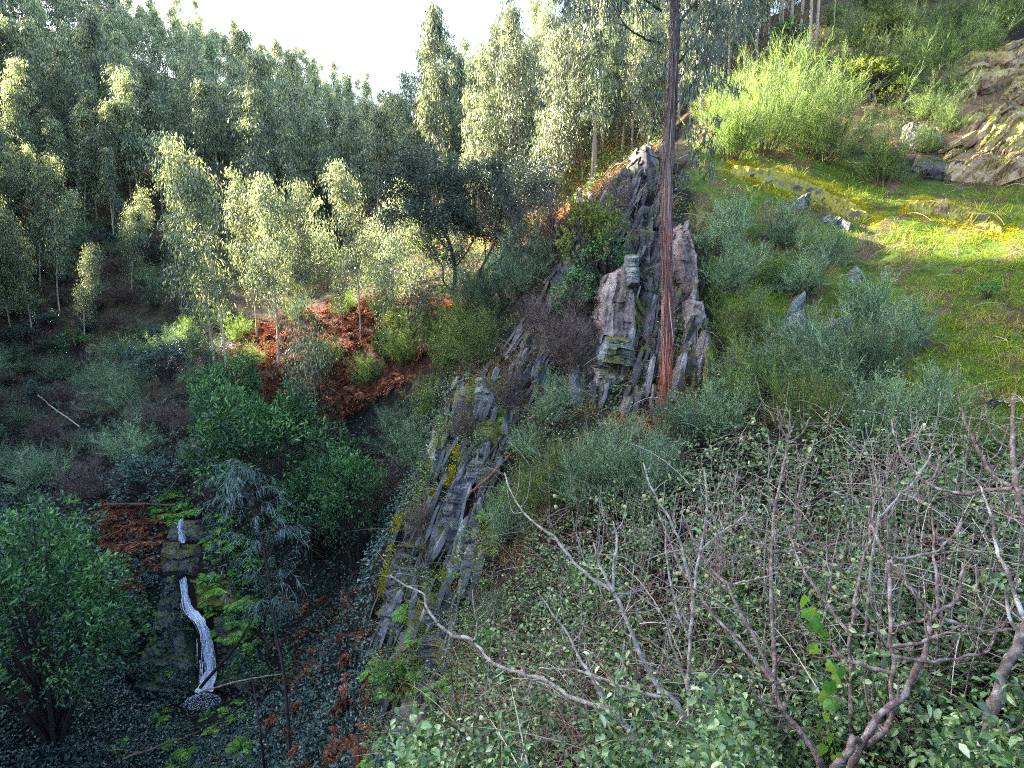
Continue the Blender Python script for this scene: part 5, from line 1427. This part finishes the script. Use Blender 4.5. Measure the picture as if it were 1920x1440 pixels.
# ---------------------------------------------------------------- ground cover
def cover(name, poly, n, size, ratio, hmax, mat, lo=1.5, hi=200, clump=1.2, thr=-0.25, six=False, seed=0, updir=0.0, dmin=0, dmax=1e9, grow=0.0, flat=0.6, bunch=1):
    P = scatter(poly, n, lo, hi)
    px, py, d = project(P)
    P = P[(d > dmin) & (d < dmax)]
    for q in Z_WET: P = P[~inpoly(*project(P)[:2], q)]
    nn = vnoise(P[:, 0] * clump, P[:, 1] * clump, P[:, 2] * clump, seed) + 0.6 * vnoise(P[:, 0] * clump * 3, P[:, 1] * clump * 3, P[:, 2] * clump * 3, seed + 1)
    P = P[nn > thr]; nn = nn[nn > thr]
    if bunch > 1:
        P = P[::bunch].repeat(bunch, 0) ; nn = nn[::bunch].repeat(bunch)
    m = len(P)
    N = gnormal(P[:, 0], P[:, 1])
    h = hmax * np.clip(0.30 + 0.65 * nn, 0.05, 1.3) * (rng.uniform(0, 1, m) if bunch < 2 else rng.uniform(0, 1, -(-m // bunch)).repeat(bunch)[:m]) ** 0.5
    if bunch > 1: P = P + rng.normal(size=P.shape) * size * 1.3
    Q = P + N * h[:, None] * 0.7 + np.array([0, 0, 1]) * h[:, None] * 0.5
    dist = np.linalg.norm(P, axis=1)
    L = size * rng.uniform(0.6, 1.4, m) * (1 + grow * np.maximum(0, dist - 3))
    D = nrm(rand_dirs(m) * [1, 1, flat] + np.array([0, 0, updir]))
    NN = N + rng.normal(size=(m, 3)) * 0.7 + np.array([0, -.2, .3])
    rn = np.clip(rng.normal(0.42, 0.24, m) + 0.18 * nn, 0, 1)
    mb = MB()
    (leaves6 if six else leaves)(mb, Q, D, L, L * ratio, rn, N=NN)
    o = mb.obj(name, M[mat]); tag(o, kind='stuff')
    print(name, m)
    return o

def grass(name, poly, n, L, wd, mat, lo=5, hi=30, thr=-2, seed=0, clump=2.0):
    P = scatter(poly, n, lo, hi)
    nn = vnoise(P[:, 0] * clump, P[:, 1] * clump, P[:, 2] * clump, seed) + .5 * vnoise(P[:, 0] * clump * 4, P[:, 1] * clump * 4, 0, seed + 1)
    P = P[nn > thr]; nn = nn[nn > thr]; m = len(P)
    a = rng.uniform(0, 6.28, m); inc = rng.uniform(.15, 1.1, m)
    D = np.stack([np.cos(a) * np.sin(inc), np.sin(a) * np.sin(inc), np.cos(inc)], 1)
    l = (L * rng.uniform(.5, 1.3, m) * np.clip(1 + .5 * nn, .4, 1.6))[:, None]
    pts = np.stack([P, P + D * l * .5, P + D * l * .95 - np.array([0, 0, .25]) * l], 1)
    mb = MB(); ribbons(mb, pts, wd, np.clip(rng.normal(.45, .2, m) + .2 * nn, 0, 1))
    o = mb.obj(name, M[mat]); tag(o, kind='stuff'); return o
# bramble thicket in the foreground
cover('bramble_thicket', Z_THICKET, 130000, .038, .55, 1.0, 'bramble', 1.6, 13, 2.4, -.15, True, 3, grow=.12, bunch=5)
cover('bramble_leaves', [Z_THICKET, [(980,800),(1300,760),(1800,720),(1950,900),(1300,880),(1000,1040)]], 60000, .055, .5, .9, 'bramble', 3.5, 16, 2.0, .0, False, 4, bunch=4)
cover('ivy_carpet', [(-400,900),(230,1000),(330,1120),(300,1290),(380,1400),(560,1290),(700,1250),(760,1440),(760,1700),(-400,1700)], 80000, .085, .7, .35, 'ivy', 8, 32, 1.0, -.7, False, 6)
cover('hillside_undergrowth', [Z_LEFTLOW, [(640,800),(850,720),(820,900),(700,1150),(560,1100)]], 80000, .09, .6, .55, 'ivy', 12, 70, .7, -.6, False, 7, grow=.01)
cover('spur_undergrowth', Z_SPUR, 45000, .05, .5, .35, 'bramble', 6, 24, 1.6, -.05, False, 8)
cover('forest_understorey', [(-400,60),(100,60),(450,200),(640,280),(980,240),(1240,180),(1240,330),(1000,450),(850,560),(480,560),(300,500),(-400,600)], 90000, .16, .4, 1.6, 'broom', 26, 130, .35, -.35, False, 9, updir=.3, grow=.008)
cover('dry_litter', Z_BRACKEN[:1] + Z_OCHRE, 30000, .14, .35, .3, 'bracken', 12, 130, .8, -.8, False, 10, grow=.01)
cover('slope_scrub', [(1300,-200),(2300,-300),(2300,330),(1800,330),(1700,260),(1500,200),(1300,230)], 40000, .10, .4, .45, 'broom', 18, 60, .5, .05, False, 12, updir=.3)

cover('wall_ivy', [(200,1060),(340,1060),(360,1140),(375,1270),(350,1320),(180,1330)], 9000, .09, .7, .75, 'ivy', 12, 32, 1.5, .0, False, 16)
cover('bank_leaves', [(360,960),(500,960),(560,1280),(430,1300),(405,1180),(350,1080)], 9000, .08, .6, .7, 'laurel', 12, 32, 1.5, -.1, False, 17)
cover('slate_crevice_plants', [(700,1300),(720,1100),(800,880),(860,720),(950,720),(940,900),(900,1200),(850,1400)], 16000, .05, .5, .75, 'bramble', 6, 24, 1.1, .35, False, 28)
grass('crevice_grass', [(700,1300),(720,1100),(800,880),(860,720),(950,720),(940,900),(900,1200),(850,1400)], 9000, .45, .009, 'grass', 5, 24, thr=.1, seed=29, clump=.9)
# grass on the right slope
grass('grass', Z_GRASS_ALL, 95000, .12, .010, 'grass', seed=3, thr=-.55)
grass('tall_grass', Z_GRASS_ALL, 26000, .30, .012, 'grass', thr=.3, seed=5, clump=1.1)
grass('dry_grass', [Z_GRASS_ALL, [(1300,100),(2300,0),(2300,380),(1700,360),(1300,280)]], 30000, .22, .011, 'drygrass', hi=45, thr=.25, seed=8)
grass('ochre_grass', Z_OCHRE, 22000, .5, .03, 'drygrass', 24, 100, thr=-.4, seed=9, clump=.6)
grass('spur_grass', Z_SPUR, 30000, .25, .009, 'drygrass', 5, 24, thr=.05, seed=10)
grass('ledge_moss', [[(1350,320),(1365,300),(1460,315),(1640,390),(1640,425),(1480,380)],[(1680,400),(1700,370),(1780,370),(1910,430),(1890,455),(1780,425)]], 26000, .05, .018, 'moss', 10, 26, seed=11, thr=-.5)

# dead canes and twigs through the thicket
def canes(name, poly, n, L, wd, mat, lo, hi, seed, lift=.3):
    r = np.random.default_rng(seed)
    P = scatter(poly, n, lo, hi); m = len(P)
    a = r.uniform(0, 6.28, m); up = r.uniform(.1, 1.1, m)
    D = np.stack([np.cos(a), np.sin(a), up], 1)
    l = (L * r.uniform(.4, 1.4, m))[:, None]
    k = np.linspace(0, 1, 6)
    P = P + np.array([0, 0, 1]) * r.uniform(-.05, lift, m)[:, None]
    side = r.normal(size=(m, 3)) * .25
    pts = P[:, None] + D[:, None] * (l[:, :, None] * k[None, :, None]) + (side[:, None] - np.array([0, 0, .9])) * (l[:, :, None] * (k ** 2)[None, :, None]) * .6
    mb = MB(); ribbons(mb, pts, wd * r.uniform(.5, 1.6, m), r.uniform(0, 1, m))
    o = mb.obj(name, M[mat]); tag(o, kind='stuff'); return o
M['cane'] = leafmat('bramble_cane', [(0, (.07, .03, .03)), (.5, (.20, .11, .09)), (.8, (.36, .28, .22)), (1, (.5, .45, .40))], trans=0, rough=.6, objvar=0)
M['deadcane'] = leafmat('dead_cane', [(0, (.05, .025, .02)), (.5, (.17, .09, .07)), (1, (.38, .26, .20))], trans=0, rough=.7, objvar=0)
canes('bramble_canes', Z_THICKET, 3400, .9, .008, 'cane', 3.2, 12, 31, .6)
canes('dead_canes', [(880,1000),(1100,960),(1240,1150),(1260,1480),(860,1500),(850,1250)], 3200, .7, .007, 'deadcane', 3, 14, 35, .35)
canes('dead_grass_tufts', [(1280,640),(1500,640),(1700,780),(1500,860),(1280,840)], 1500, .4, .006, 'deadcane', 6, 16, 36, .2)
canes('spur_twigs', Z_SPUR, 1500, .8, .010, 'cane', 6, 24, 32)
canes('scrub_twigs', Z_LEFTLOW, 900, 1.1, .011, 'deadcane', 14, 60, 33)
canes('slope_twigs', Z_GRASS_ALL, 900, .7, .011, 'cane', 7, 30, 34)

# ---- ferns and dead bracken
def put_many(src, pts, smin, smax, lab, group, sx=1.0):
    for p in pts:
        q = src[rng.integers(len(src))]
        s = U(smin, smax)
        n_ = gnormal(np.array([p[0]]), np.array([p[1]]))[0]
        c = q.copy(); C.objects.link(c)
        c.location = (p[0], p[1], p[2] - .03); c.rotation_euler = (-n_[1] * .5 + U(-.1, .1), n_[0] * .5 + U(-.1, .1), U(0, 6.28)); c.scale = (s * sx, s * sx, s)
        tag(c, lab, 'fern', group)
def spaced(poly, n, gap, lo, hi):
    out = []
    for p in scatter(poly, 6000, lo, hi):
        if all((p[0] - q[0]) ** 2 + (p[1] - q[1]) ** 2 > gap * gap for q in out): out.append(p)
        if len(out) >= n: break
    return out
dead = [make_fern(.95, 16, 400 + i, 'bracken', 'dead_bracken', .9, 26, .22) for i in range(5)]
fern = [make_fern(.8, 11, 410 + i, 'fern', 'fern_clump', .2, 18, .3) for i in range(4)]
put_many(dead, spaced(Z_BRACKEN[0], 100, .75, 18, 45), .9, 1.5, 'rust-coloured dead bracken clump among the young eucalyptus trees', 'dead bracken under the young trees', 1.1)
put_many(dead, spaced(Z_BRACKEN[1], 38, .5, 8, 26), .45, .8, 'red-brown dead bracken clump on the bank right of the waterfall', 'dead bracken right of the waterfall', 1.1)
put_many(dead, spaced(Z_BRACKEN[2], 22, .5, 12, 34), .8, 1.2, 'dark red dead bracken clump beside the stream', 'dead bracken beside the stream', 1.1)
put_many(fern, spaced([(388,1010),(430,960),(480,1040),(470,1220),(430,1200),(385,1090)], 34, .45, 14, 34), .7, 1.3, 'bright green fern on the bank just right of the waterfall', 'ferns right of the waterfall')
put_many(fern, spaced([(255,940),(350,930),(360,965),(290,990)], 9, .4, 14, 34), .9, 1.3, 'light green fern above the stream', 'ferns above the stream')
put_many(fern, spaced([(240,1330),(480,1310),(470,1480),(200,1500)], 26, .45, 10, 24), .5, .95, 'green fern on the bank in front of the pool', 'ferns in front of the pool')
put_many(fern, spaced([(700,1150),(760,1120),(800,1200),(860,1290),(860,1440),(700,1480)], 34, .3, 5, 18), .4, .8, 'fresh green fern at the foot of the rock steps', 'ferns at the foot of the rocks')
put_many(fern, spaced([(230,1150),(345,1130),(350,1270),(240,1260)], 14, .4, 12, 30), .5, .9, 'small fern on the wet wall left of the waterfall', 'ferns on the wet wall')
put_many(fern, spaced([(790,700),(960,690),(940,1130),(780,1200)], 16, .5, 8, 22), .35, .6, 'small fern growing in the cracks of the rock steps', 'ferns in the rock cracks')
for q in dead + fern: bpy.data.objects.remove(q)

# leafy weeds around the thicket edge
weed = make_shrub(.5, .4, 26, 12, 500, (.075, .035), 'weed', 'leafy_weed', six=True, trunk=.01); weed['category'] = 'plant'
for px_, py_, s, lab in [(1110,1130,.7,'cluster of fresh broad leaves in the thicket beside the pale forked stem'),(930,1230,.6,'pale green weed on the rock edge by the long bare branch'),(740,1290,.7,'bright weed among the ferns below the rock steps'),(870,1390,.6,'yellowish weed beside the pale rock at the bottom'),
                         (1380,1150,.35,'small fresh weed in the thicket left of the vine'),(1150,1420,.5,'pale green weed at the bottom edge under the thick branch'),(1085,690,.5,'bright small weed at the left of the pillar'),(1640,680,.5,'green weed tuft in the grass'),(1850,560,.5,'light grass-like tuft on the slope')]:
    one(weed, on_ground(px_, py_), U(0, 6.28), s, lab)
retire(weed)

# ---------------------------------------------------------------- bare fig saplings in the foreground
def bare_tree(name, label, chains, mat, seed, buds=True, extra=3):
    """chains: list of (points [(px,py,depth)], radius at base px, radius at tip px); the first is the trunk"""
    r = np.random.default_rng(seed)
    first = chains[0][0]
    root = empty(name)
    tag(root, label, 'sapling')
    p0 = at(*first[0]); g = float(gz(p0[0], p0[1])); base = np.array([p0[0], p0[1], min(g, p0[2])])
    root.location = tuple(base)
    tips = []
    for k, (pts, ra, rb) in enumerate(chains):
        W = np.array([at(*p) for p in pts])
        if k == 0 and p0[2] > g - .02: W = np.vstack([[p0[0] + .02, p0[1], g - .1], W])
        W = W - base
        n = max(10, len(W) * 5)
        P = spline(W, n)
        P = P + np.stack([fbm(np.arange(n) * .45, k * 7.0 + c * 3, 0, seed, 2) for c in range(3)], 1) * .008
        d0 = pts[0][2]
        rad = np.linspace(ra, rb * .8, n) * .84 * d0 / F_PX * (1 + .08 * fbm(np.arange(n) * .9, k, 0, seed + 3, 2))
        # knuckles where old leaves stood
        kn = r.choice(n, max(1, n // 6), replace=False); rad[kn] *= 1.25
        mb = MB(); tube(mb, P, rad, 7)
        tl = [(P, rad)]
        # side twigs, curving up, each with a terminal bud
        ne = extra if k else extra + 1
        for q in range(ne):
            i = int(r.uniform(.35, .97) * (n - 1))
            T = nrm(P[min(i + 1, n - 1)] - P[max(i - 1, 0)])
            sd = nrm(np.cross(T, r.normal(size=3)))
            l = r.uniform(.10, .34) * d0 / 3.6
            e1 = P[i] + (sd * .8 + T * .45) * l * .5
            e2 = e1 + (sd * .35 + T * .2 + np.array([0, 0, .9])) * l * .6
            tw = spline([P[i], e1, e2], 9)
            r1 = rad[i] * .5
            tube(mb, tw, np.linspace(r1, r1 * .55, 9), 5)
            tl.append((tw, np.linspace(r1, r1 * .55, 9)))
        o = mb.obj('trunk' if k == 0 else 'branch', M[mat], root, True)
        if buds and r.uniform() < .75:
            bm_ = MB()
            for P_, rd in tl:
                e = P_[-1]; T = nrm(P_[-1] - P_[-2]); q = min(rd[-1], .0045)
                tube(bm_, [e - T * q, e, e + T * q * 1.4, e + T * q * 3.2], [q * .9, q * 1.25, q * 1.0, q * .1], 6)
            bm_.obj('bud', M['bud'], o, True)
    return root

def D_(pts, d0, d1):
    n = len(pts)
    return [(x, y, d0 + (d1 - d0) * i / (n - 1)) for i, (x, y) in enumerate(pts)]
bare_tree('bare_sapling', 'bare grey sapling whose long branch sweeps to the left across the rock foot', [
 (D_([(1235,1460),(1200,1400),(1165,1350),(1145,1332)], 3.3, 3.4), 7.5, 6),
 (D_([(1145,1330),(1090,1316),(1045,1290),(1000,1268),(950,1255),(915,1235),(890,1205)], 3.4, 4.2), 5.5, 4.5),
 (D_([(888,1202),(850,1190),(820,1168),(800,1140),(793,1115),(770,1100),(735,1080)], 4.2, 4.7), 4, 2),
 (D_([(890,1200),(893,1170),(886,1110)], 4.2, 4.3), 2, 1.2),
 (D_([(1140,1328),(1105,1262),(1085,1230),(1060,1185),(1030,1140),(1010,1110)], 3.4, 3.8), 4, 1.8),
 (D_([(1150,1330),(1158,1260),(1170,1200)], 3.4, 3.5), 2.2, 1.2)], 'figbark', 21)
bare_tree('bare_sapling', 'pale grey sapling with a high three-way fork in front of the blue-green brooms', [
 (D_([(1310,1420),(1265,1320),(1230,1285),(1195,1210),(1170,1150),(1150,1112)], 3.5, 3.8), 7, 5),
 (D_([(1150,1110),(1110,1085),(1065,1040),(1030,1000),(990,970),(960,925),(945,885)], 3.8, 4.4), 4.5, 2),
 (D_([(1150,1108),(1125,1060),(1112,1020)], 3.8, 3.9), 3.5, 2.5),(D_([(1148,1105),(1152,1050),(1158,1010),(1150,980)], 3.8, 3.9), 3.5, 2.5),
 (D_([(1152,1112),(1185,1112),(1212,1102)], 3.8, 3.9), 2.5, 1.8),
 (D_([(1238,1308),(1180,1292),(1130,1275),(1100,1262),(1050,1255),(1010,1252)], 3.5, 3.7), 3.5, 1.8)], 'figbark', 22)
bare_tree('bare_sapling', 'straight grey sapling with many thin upright twigs left of the middle of the thicket', [
 (D_([(1312,1460),(1296,1390),(1290,1290),(1294,1200),(1300,1120)], 3.9, 4.1), 7, 4.5),
 (D_([(1300,1120),(1285,1050),(1262,985),(1225,920),(1205,870)], 4.1, 4.6), 4, 1.8),(D_([(1300,1110),(1310,1040),(1325,960),(1320,880)], 4.1, 4.4), 3.5, 2),
 (D_([(1292,1200),(1265,1130),(1250,1050),(1248,980)], 4.1, 4.3), 3.2, 1.8),(D_([(1310,1040),(1345,1000),(1375,985),(1400,960)], 4.3, 4.4), 3, 1.8),(D_([(1290,1290),(1262,1210),(1240,1150),(1180,1100)], 4, 4.3), 3, 1.5)], 'figbark', 23, extra=4)
bare_tree('bare_sapling', 'dark slanting sapling crossing the thicket left of the bright vine', [
 (D_([(1545,1450),(1500,1370),(1465,1330),(1452,1282)], 3.1, 3.3), 8, 6),
 (D_([(1450,1280),(1400,1225),(1355,1170),(1320,1130),(1290,1085),(1265,1040),(1235,960)], 3.3, 3.9), 5, 2),
 (D_([(1450,1278),(1410,1190),(1380,1130),(1360,1090)], 3.3, 3.5), 4.5, 3.2),(D_([(1360,1092),(1330,1060),(1300,1010),(1280,960)], 3.5, 3.7), 3, 1.8),
 (D_([(1362,1095),(1400,1090),(1455,1075)], 3.5, 3.5), 2.6, 2),(D_([(1455,1282),(1485,1270),(1500,1238)], 3.3, 3.3), 3, 2)], 'figbrown', 24)
bare_tree('bare_sapling', 'tall thin upright sapling with a three-pronged top above the thicket', [
 (D_([(1452,1290),(1449,1180),(1446,1080),(1448,1035),(1452,960),(1466,890),(1478,828)], 3.9, 4.6), 5, 2.8),
 (D_([(1478,828),(1462,795),(1458,765)], 4.6, 4.6), 2, 1.6),(D_([(1478,826),(1482,795),(1476,765)], 4.6, 4.6), 2, 1.6),(D_([(1480,830),(1500,815),(1518,783)], 4.6, 4.6), 2, 1.5),
 (D_([(1447,1038),(1420,1005),(1398,970),(1392,930)], 4, 4.2), 3, 1.8),(D_([(1448,1036),(1490,1032),(1530,1015)], 4, 4.1), 2.8, 1.8)], 'figbrown', 25)
bare_tree('bare_sapling', 'slender sapling with a long left branch, standing behind the bright vine', [
 (D_([(1597,1400),(1596,1300),(1595,1192)], 3.4, 3.5), 5.5, 4.5),
 (D_([(1595,1190),(1555,1140),(1515,1080),(1490,1030),(1475,985),(1440,930)], 3.5, 4), 4, 1.8),
 (D_([(1596,1188),(1600,1130),(1618,1060),(1632,1000),(1640,950),(1645,900)], 3.5, 3.9), 4, 2),
 (D_([(1598,1192),(1640,1188),(1680,1172),(1740,1160),(1760,1150)], 3.5, 3.6), 3, 2.2),
 (D_([(1668,1214),(1620,1160),(1575,1115),(1545,1088)], 3.3, 3.4), 3.4, 2.4)], 'figbrown', 26)
bare_tree('bare_sapling', 'dark upright sapling with two long level branches near the bottom right', [
 (D_([(1560,1470),(1585,1420),(1600,1385),(1635,1395),(1662,1370),(1672,1330),(1672,1240),(1668,1140),(1668,1050)], 2.8, 3.2), 9, 5),
 (D_([(1668,1262),(1630,1252),(1590,1238),(1565,1215),(1553,1203)], 3.0, 3.1), 4.5, 3.4),
 (D_([(1674,1232),(1720,1240),(1785,1238),(1835,1225),(1862,1205)], 3.0, 3.0), 4, 3),
 (D_([(1672,1213),(1720,1205),(1765,1190),(1805,1175)], 3.0, 3.0), 3.8, 3),
 (D_([(1668,1050),(1700,1046),(1750,1035),(1785,1010),(1802,985)], 3.2, 3.3), 3.4, 2.4),(D_([(1668,1052),(1690,1075),(1740,1150)], 3.2, 3.1), 3.2, 2.4),
 (D_([(1668,1048),(1640,1000),(1632,960)], 3.2, 3.4), 3.4, 2.6)], 'figbrown', 27)
bare_tree('bare_sapling', 'reddish curved sapling reaching up to the right with a crowded fork', [
 (D_([(1590,1470),(1630,1365),(1680,1318),(1715,1270),(1735,1220),(1742,1175),(1755,1152)], 2.9, 3.1), 9, 6),
 (D_([(1755,1150),(1790,1125),(1802,1090),(1808,1060)], 3.1, 3.2), 4.5, 3.2),(D_([(1758,1152),(1755,1090),(1752,1030),(1748,960)], 3.1, 3.4), 4, 2.4),
 (D_([(1755,1154),(1800,1170),(1850,1182),(1895,1180),(1925,1168)], 3.1, 3.0), 4, 3),(D_([(1752,1150),(1715,1110),(1690,1082),(1672,1050)], 3.1, 3.2), 3.4, 2.4),
 (D_([(1750,1156),(1710,1168),(1690,1175)], 3.1, 3.1), 3, 2)], 'figbrown', 28)
bare_tree('bare_sapling', 'thick mottled trunk leaning in from the bottom right corner', [
 (D_([(1838,1460),(1848,1390),(1868,1300),(1895,1230),(1925,1170)], 2.4, 2.5), 15, 11),
 (D_([(1922,1168),(1890,1080),(1868,1020),(1855,960),(1830,900)], 2.5, 2.9), 5, 2.5)], 'mottled', 29)
bare_tree('bare_sapling', 'stout pale-tipped sapling with upright shoots at the right edge above the thicket', [
 (D_([(1960,1040),(1915,960),(1905,915)], 3.8, 3.9), 7, 6),
 (D_([(1905,912),(1898,850),(1898,790),(1900,740)], 3.9, 4.1), 5.5, 4),(D_([(1903,912),(1870,895),(1838,850),(1815,800),(1800,765)], 3.9, 4.2), 4.5, 3),
 (D_([(1900,915),(1850,920),(1790,925),(1740,905),(1700,868),(1682,830),(1672,790)], 3.9, 4.4), 4.5, 2.4),(D_([(1740,905),(1760,870),(1750,832)], 4.2, 4.3), 2.8, 2.2),
 (D_([(1905,916),(1930,925),(1980,930)], 3.9, 3.8), 5, 4)], 'figbrown', 30)
bare_tree('bare_sapling', 'small forked sapling in front of the broom above the thicket', [
 (D_([(1640,1010),(1655,965),(1690,925),(1720,895)], 4.2, 4.4), 3.4, 2.8),(D_([(1720,895),(1742,860),(1748,835)], 4.4, 4.5), 2.6, 2)], 'figbark', 33)
bare_tree('bare_sapling', 'thin dark twig rising beside the pale rock at the bottom', [
 (D_([(905,1470),(880,1430),(870,1380),(820,1345)], 4.6, 4.8), 5, 2.4),(D_([(870,1380),(850,1290),(840,1230)], 4.7, 4.9), 2.2, 1.2)], 'darkbark', 34, False)
# further thin stems standing in the thicket
for k in range(170):
    x = U(1000, 1910); y = U(900, 1400)
    p = on_ground(x, y); d = float(project(p)[2])
    if d < 2.6: continue
    h = U(.7, 1.6) * min(1, d / 4.5); a = U(-.25, .25)
    rt = empty('thicket_stem', p); tag(rt, 'thin bare upright stem rising out of the bramble thicket', 'sapling', 'thin stems in the bramble thicket')
    r_ = np.random.default_rng(600 + k)
    P = spline([(0, 0, -.1), (a * h * .5, U(-.1, .1), h * .5), (a * h + U(-.1, .1), U(-.15, .15), h)], 14) + r_.normal(size=(14, 3)) * .006
    mb = MB(); q = U(.0045, .0085); tube(mb, P, np.linspace(q, q * .5, 14), 5)
    mb.obj('trunk', M['figbark' if k % 2 else 'figbrown'], rt, True)
    for j in range(r_.integers(3, 7)):
        mb = MB()
        i = int(r_.uniform(5, 13)); sd = nrm(np.array([r_.normal(), r_.normal(), .3])); l = r_.uniform(.12, .4)
        tube(mb, spline([P[i], P[i] + sd * l * .5, P[i] + sd * l * .75 + [0, 0, l * .5]], 8), np.linspace(q * .6, q * .35, 8), 5)
        mb.obj('branch', M['figbark' if k % 2 else 'figbrown'], rt, True)
# little pale fruits left on twigs
def uvball(r0, n=8, m=10):
    mb = MB(); V = []
    for i in range(n + 1):
        t = math.pi * i / n
        for j in range(m):
            a = 2 * math.pi * j / m; V.append((math.sin(t) * math.cos(a) * r0, math.sin(t) * math.sin(a) * r0, -math.cos(t) * r0 * (1.1 if i < n // 2 else .95)))
    i = np.arange((n + 1) * m).reshape(n + 1, m)
    mb.add(np.array(V), np.stack([i[:-1], np.roll(i[:-1], -1, 1), np.roll(i[1:], -1, 1), i[1:]], -1).reshape(-1, 4)); return mb
fr0 = None
for k, (x, y, d) in enumerate([(1040,930,4.2),(1042,950,4.2),(1238,940,4.2),(1290,958,4.2),(1340,990,4.1),(1275,1075,3.7),(1288,1080,3.7),(1175,1095,3.7),(1270,1075,3.6),(1423,1035,3.7),(1600,1050,3.4),(1565,1102,3.3),(1325,1080,3.7),(1470,1285,3.2),(1040,1118,3.8),(1560,1290,3.1),(1735,945,4),(1240,938,4.1),(1172,950,4.2),(1208,930,4.2)]):
    if fr0 is None:
        fr = uvball(.0135).obj('small_fruit', M['bud'], None, True); fr0 = fr
    else:
        fr = fr0.copy(); C.objects.link(fr)
    fr.location = tuple(at(x, y, d)); fr.scale = (U(.8, 1.25),) * 3
    tag(fr, 'small round yellowish fruit hanging among the bare saplings', 'fruit', 'small fruits on the bare saplings')
# bright climbing vine
root = empty('climbing_vine', at(1570, 1440, 3.0)); b0 = np.array(root.location)
tag(root, 'climbing vine with bright green heart-shaped leaves running up through the thicket', 'vine')
P = spline([at(x, y, d) - b0 for x, y, d in [(1575,1440,3.0),(1562,1380,3.0),(1555,1320,2.95),(1562,1260,2.9),(1545,1200,2.9),(1528,1160,2.9),(1508,1125,2.95)]], 30)
mb = MB(); tube(mb, P, .003, 4); mb.obj('stem', M['vine'], root)
mb = MB()
for k, (x, y, s) in enumerate([(1514,1130,34),(1525,1150,32),(1518,1157,30),(1533,1160,34),(1516,1180,38),(1538,1182,36),(1530,1170,28),(1540,1195,26),(1522,1215,24),(1535,1227,36),(1550,1250,26),(1553,1262,30),(1574,1268,56),(1562,1275,34),(1556,1290,36),(1548,1300,30),(1556,1312,32),(1560,1330,36),(1545,1345,30),(1566,1325,26),(1540,1370,34),(1560,1385,30),(1548,1410,34),(1566,1425,30)]):
    c = at(x, y - s * .35, 2.9 - .03 * (k % 3)) - b0; s_ = min(s, 38) * .68 * 2.9 / F_PX * U(.8, 1.2)
    a = U(-1.3, 1.3)
    dn = nrm(np.array([math.sin(a), -.25 + U(-.2, .2), -math.cos(a)])); n_ = nrm(np.array([U(-.9, .9), -1, U(-.1, 1.2)])); sd = nrm(np.cross(dn, n_)); n_ = np.cross(sd, dn)
    O = [(0, .06), (.16, -.06), (.36, .0), (.47, .2), (.42, .45), (.24, .75), (0, 1.02), (-.24, .75), (-.42, .45), (-.47, .2), (-.36, .0), (-.16, -.06)]
    V = [c + sd * u_ * s_ + dn * v_ * s_ - n_ * abs(u_) * s_ * .22 - n_ * v_ * v_ * s_ * .15 for u_, v_ in O] + [c + dn * s_ * .4 + n_ * .0]
    F = np.array([[i, (i + 1) % 12, 12] for i in range(12)])
    mb.add(np.array(V), F, U(.2, 1))
mb.obj('leaves', M['vine'], root)
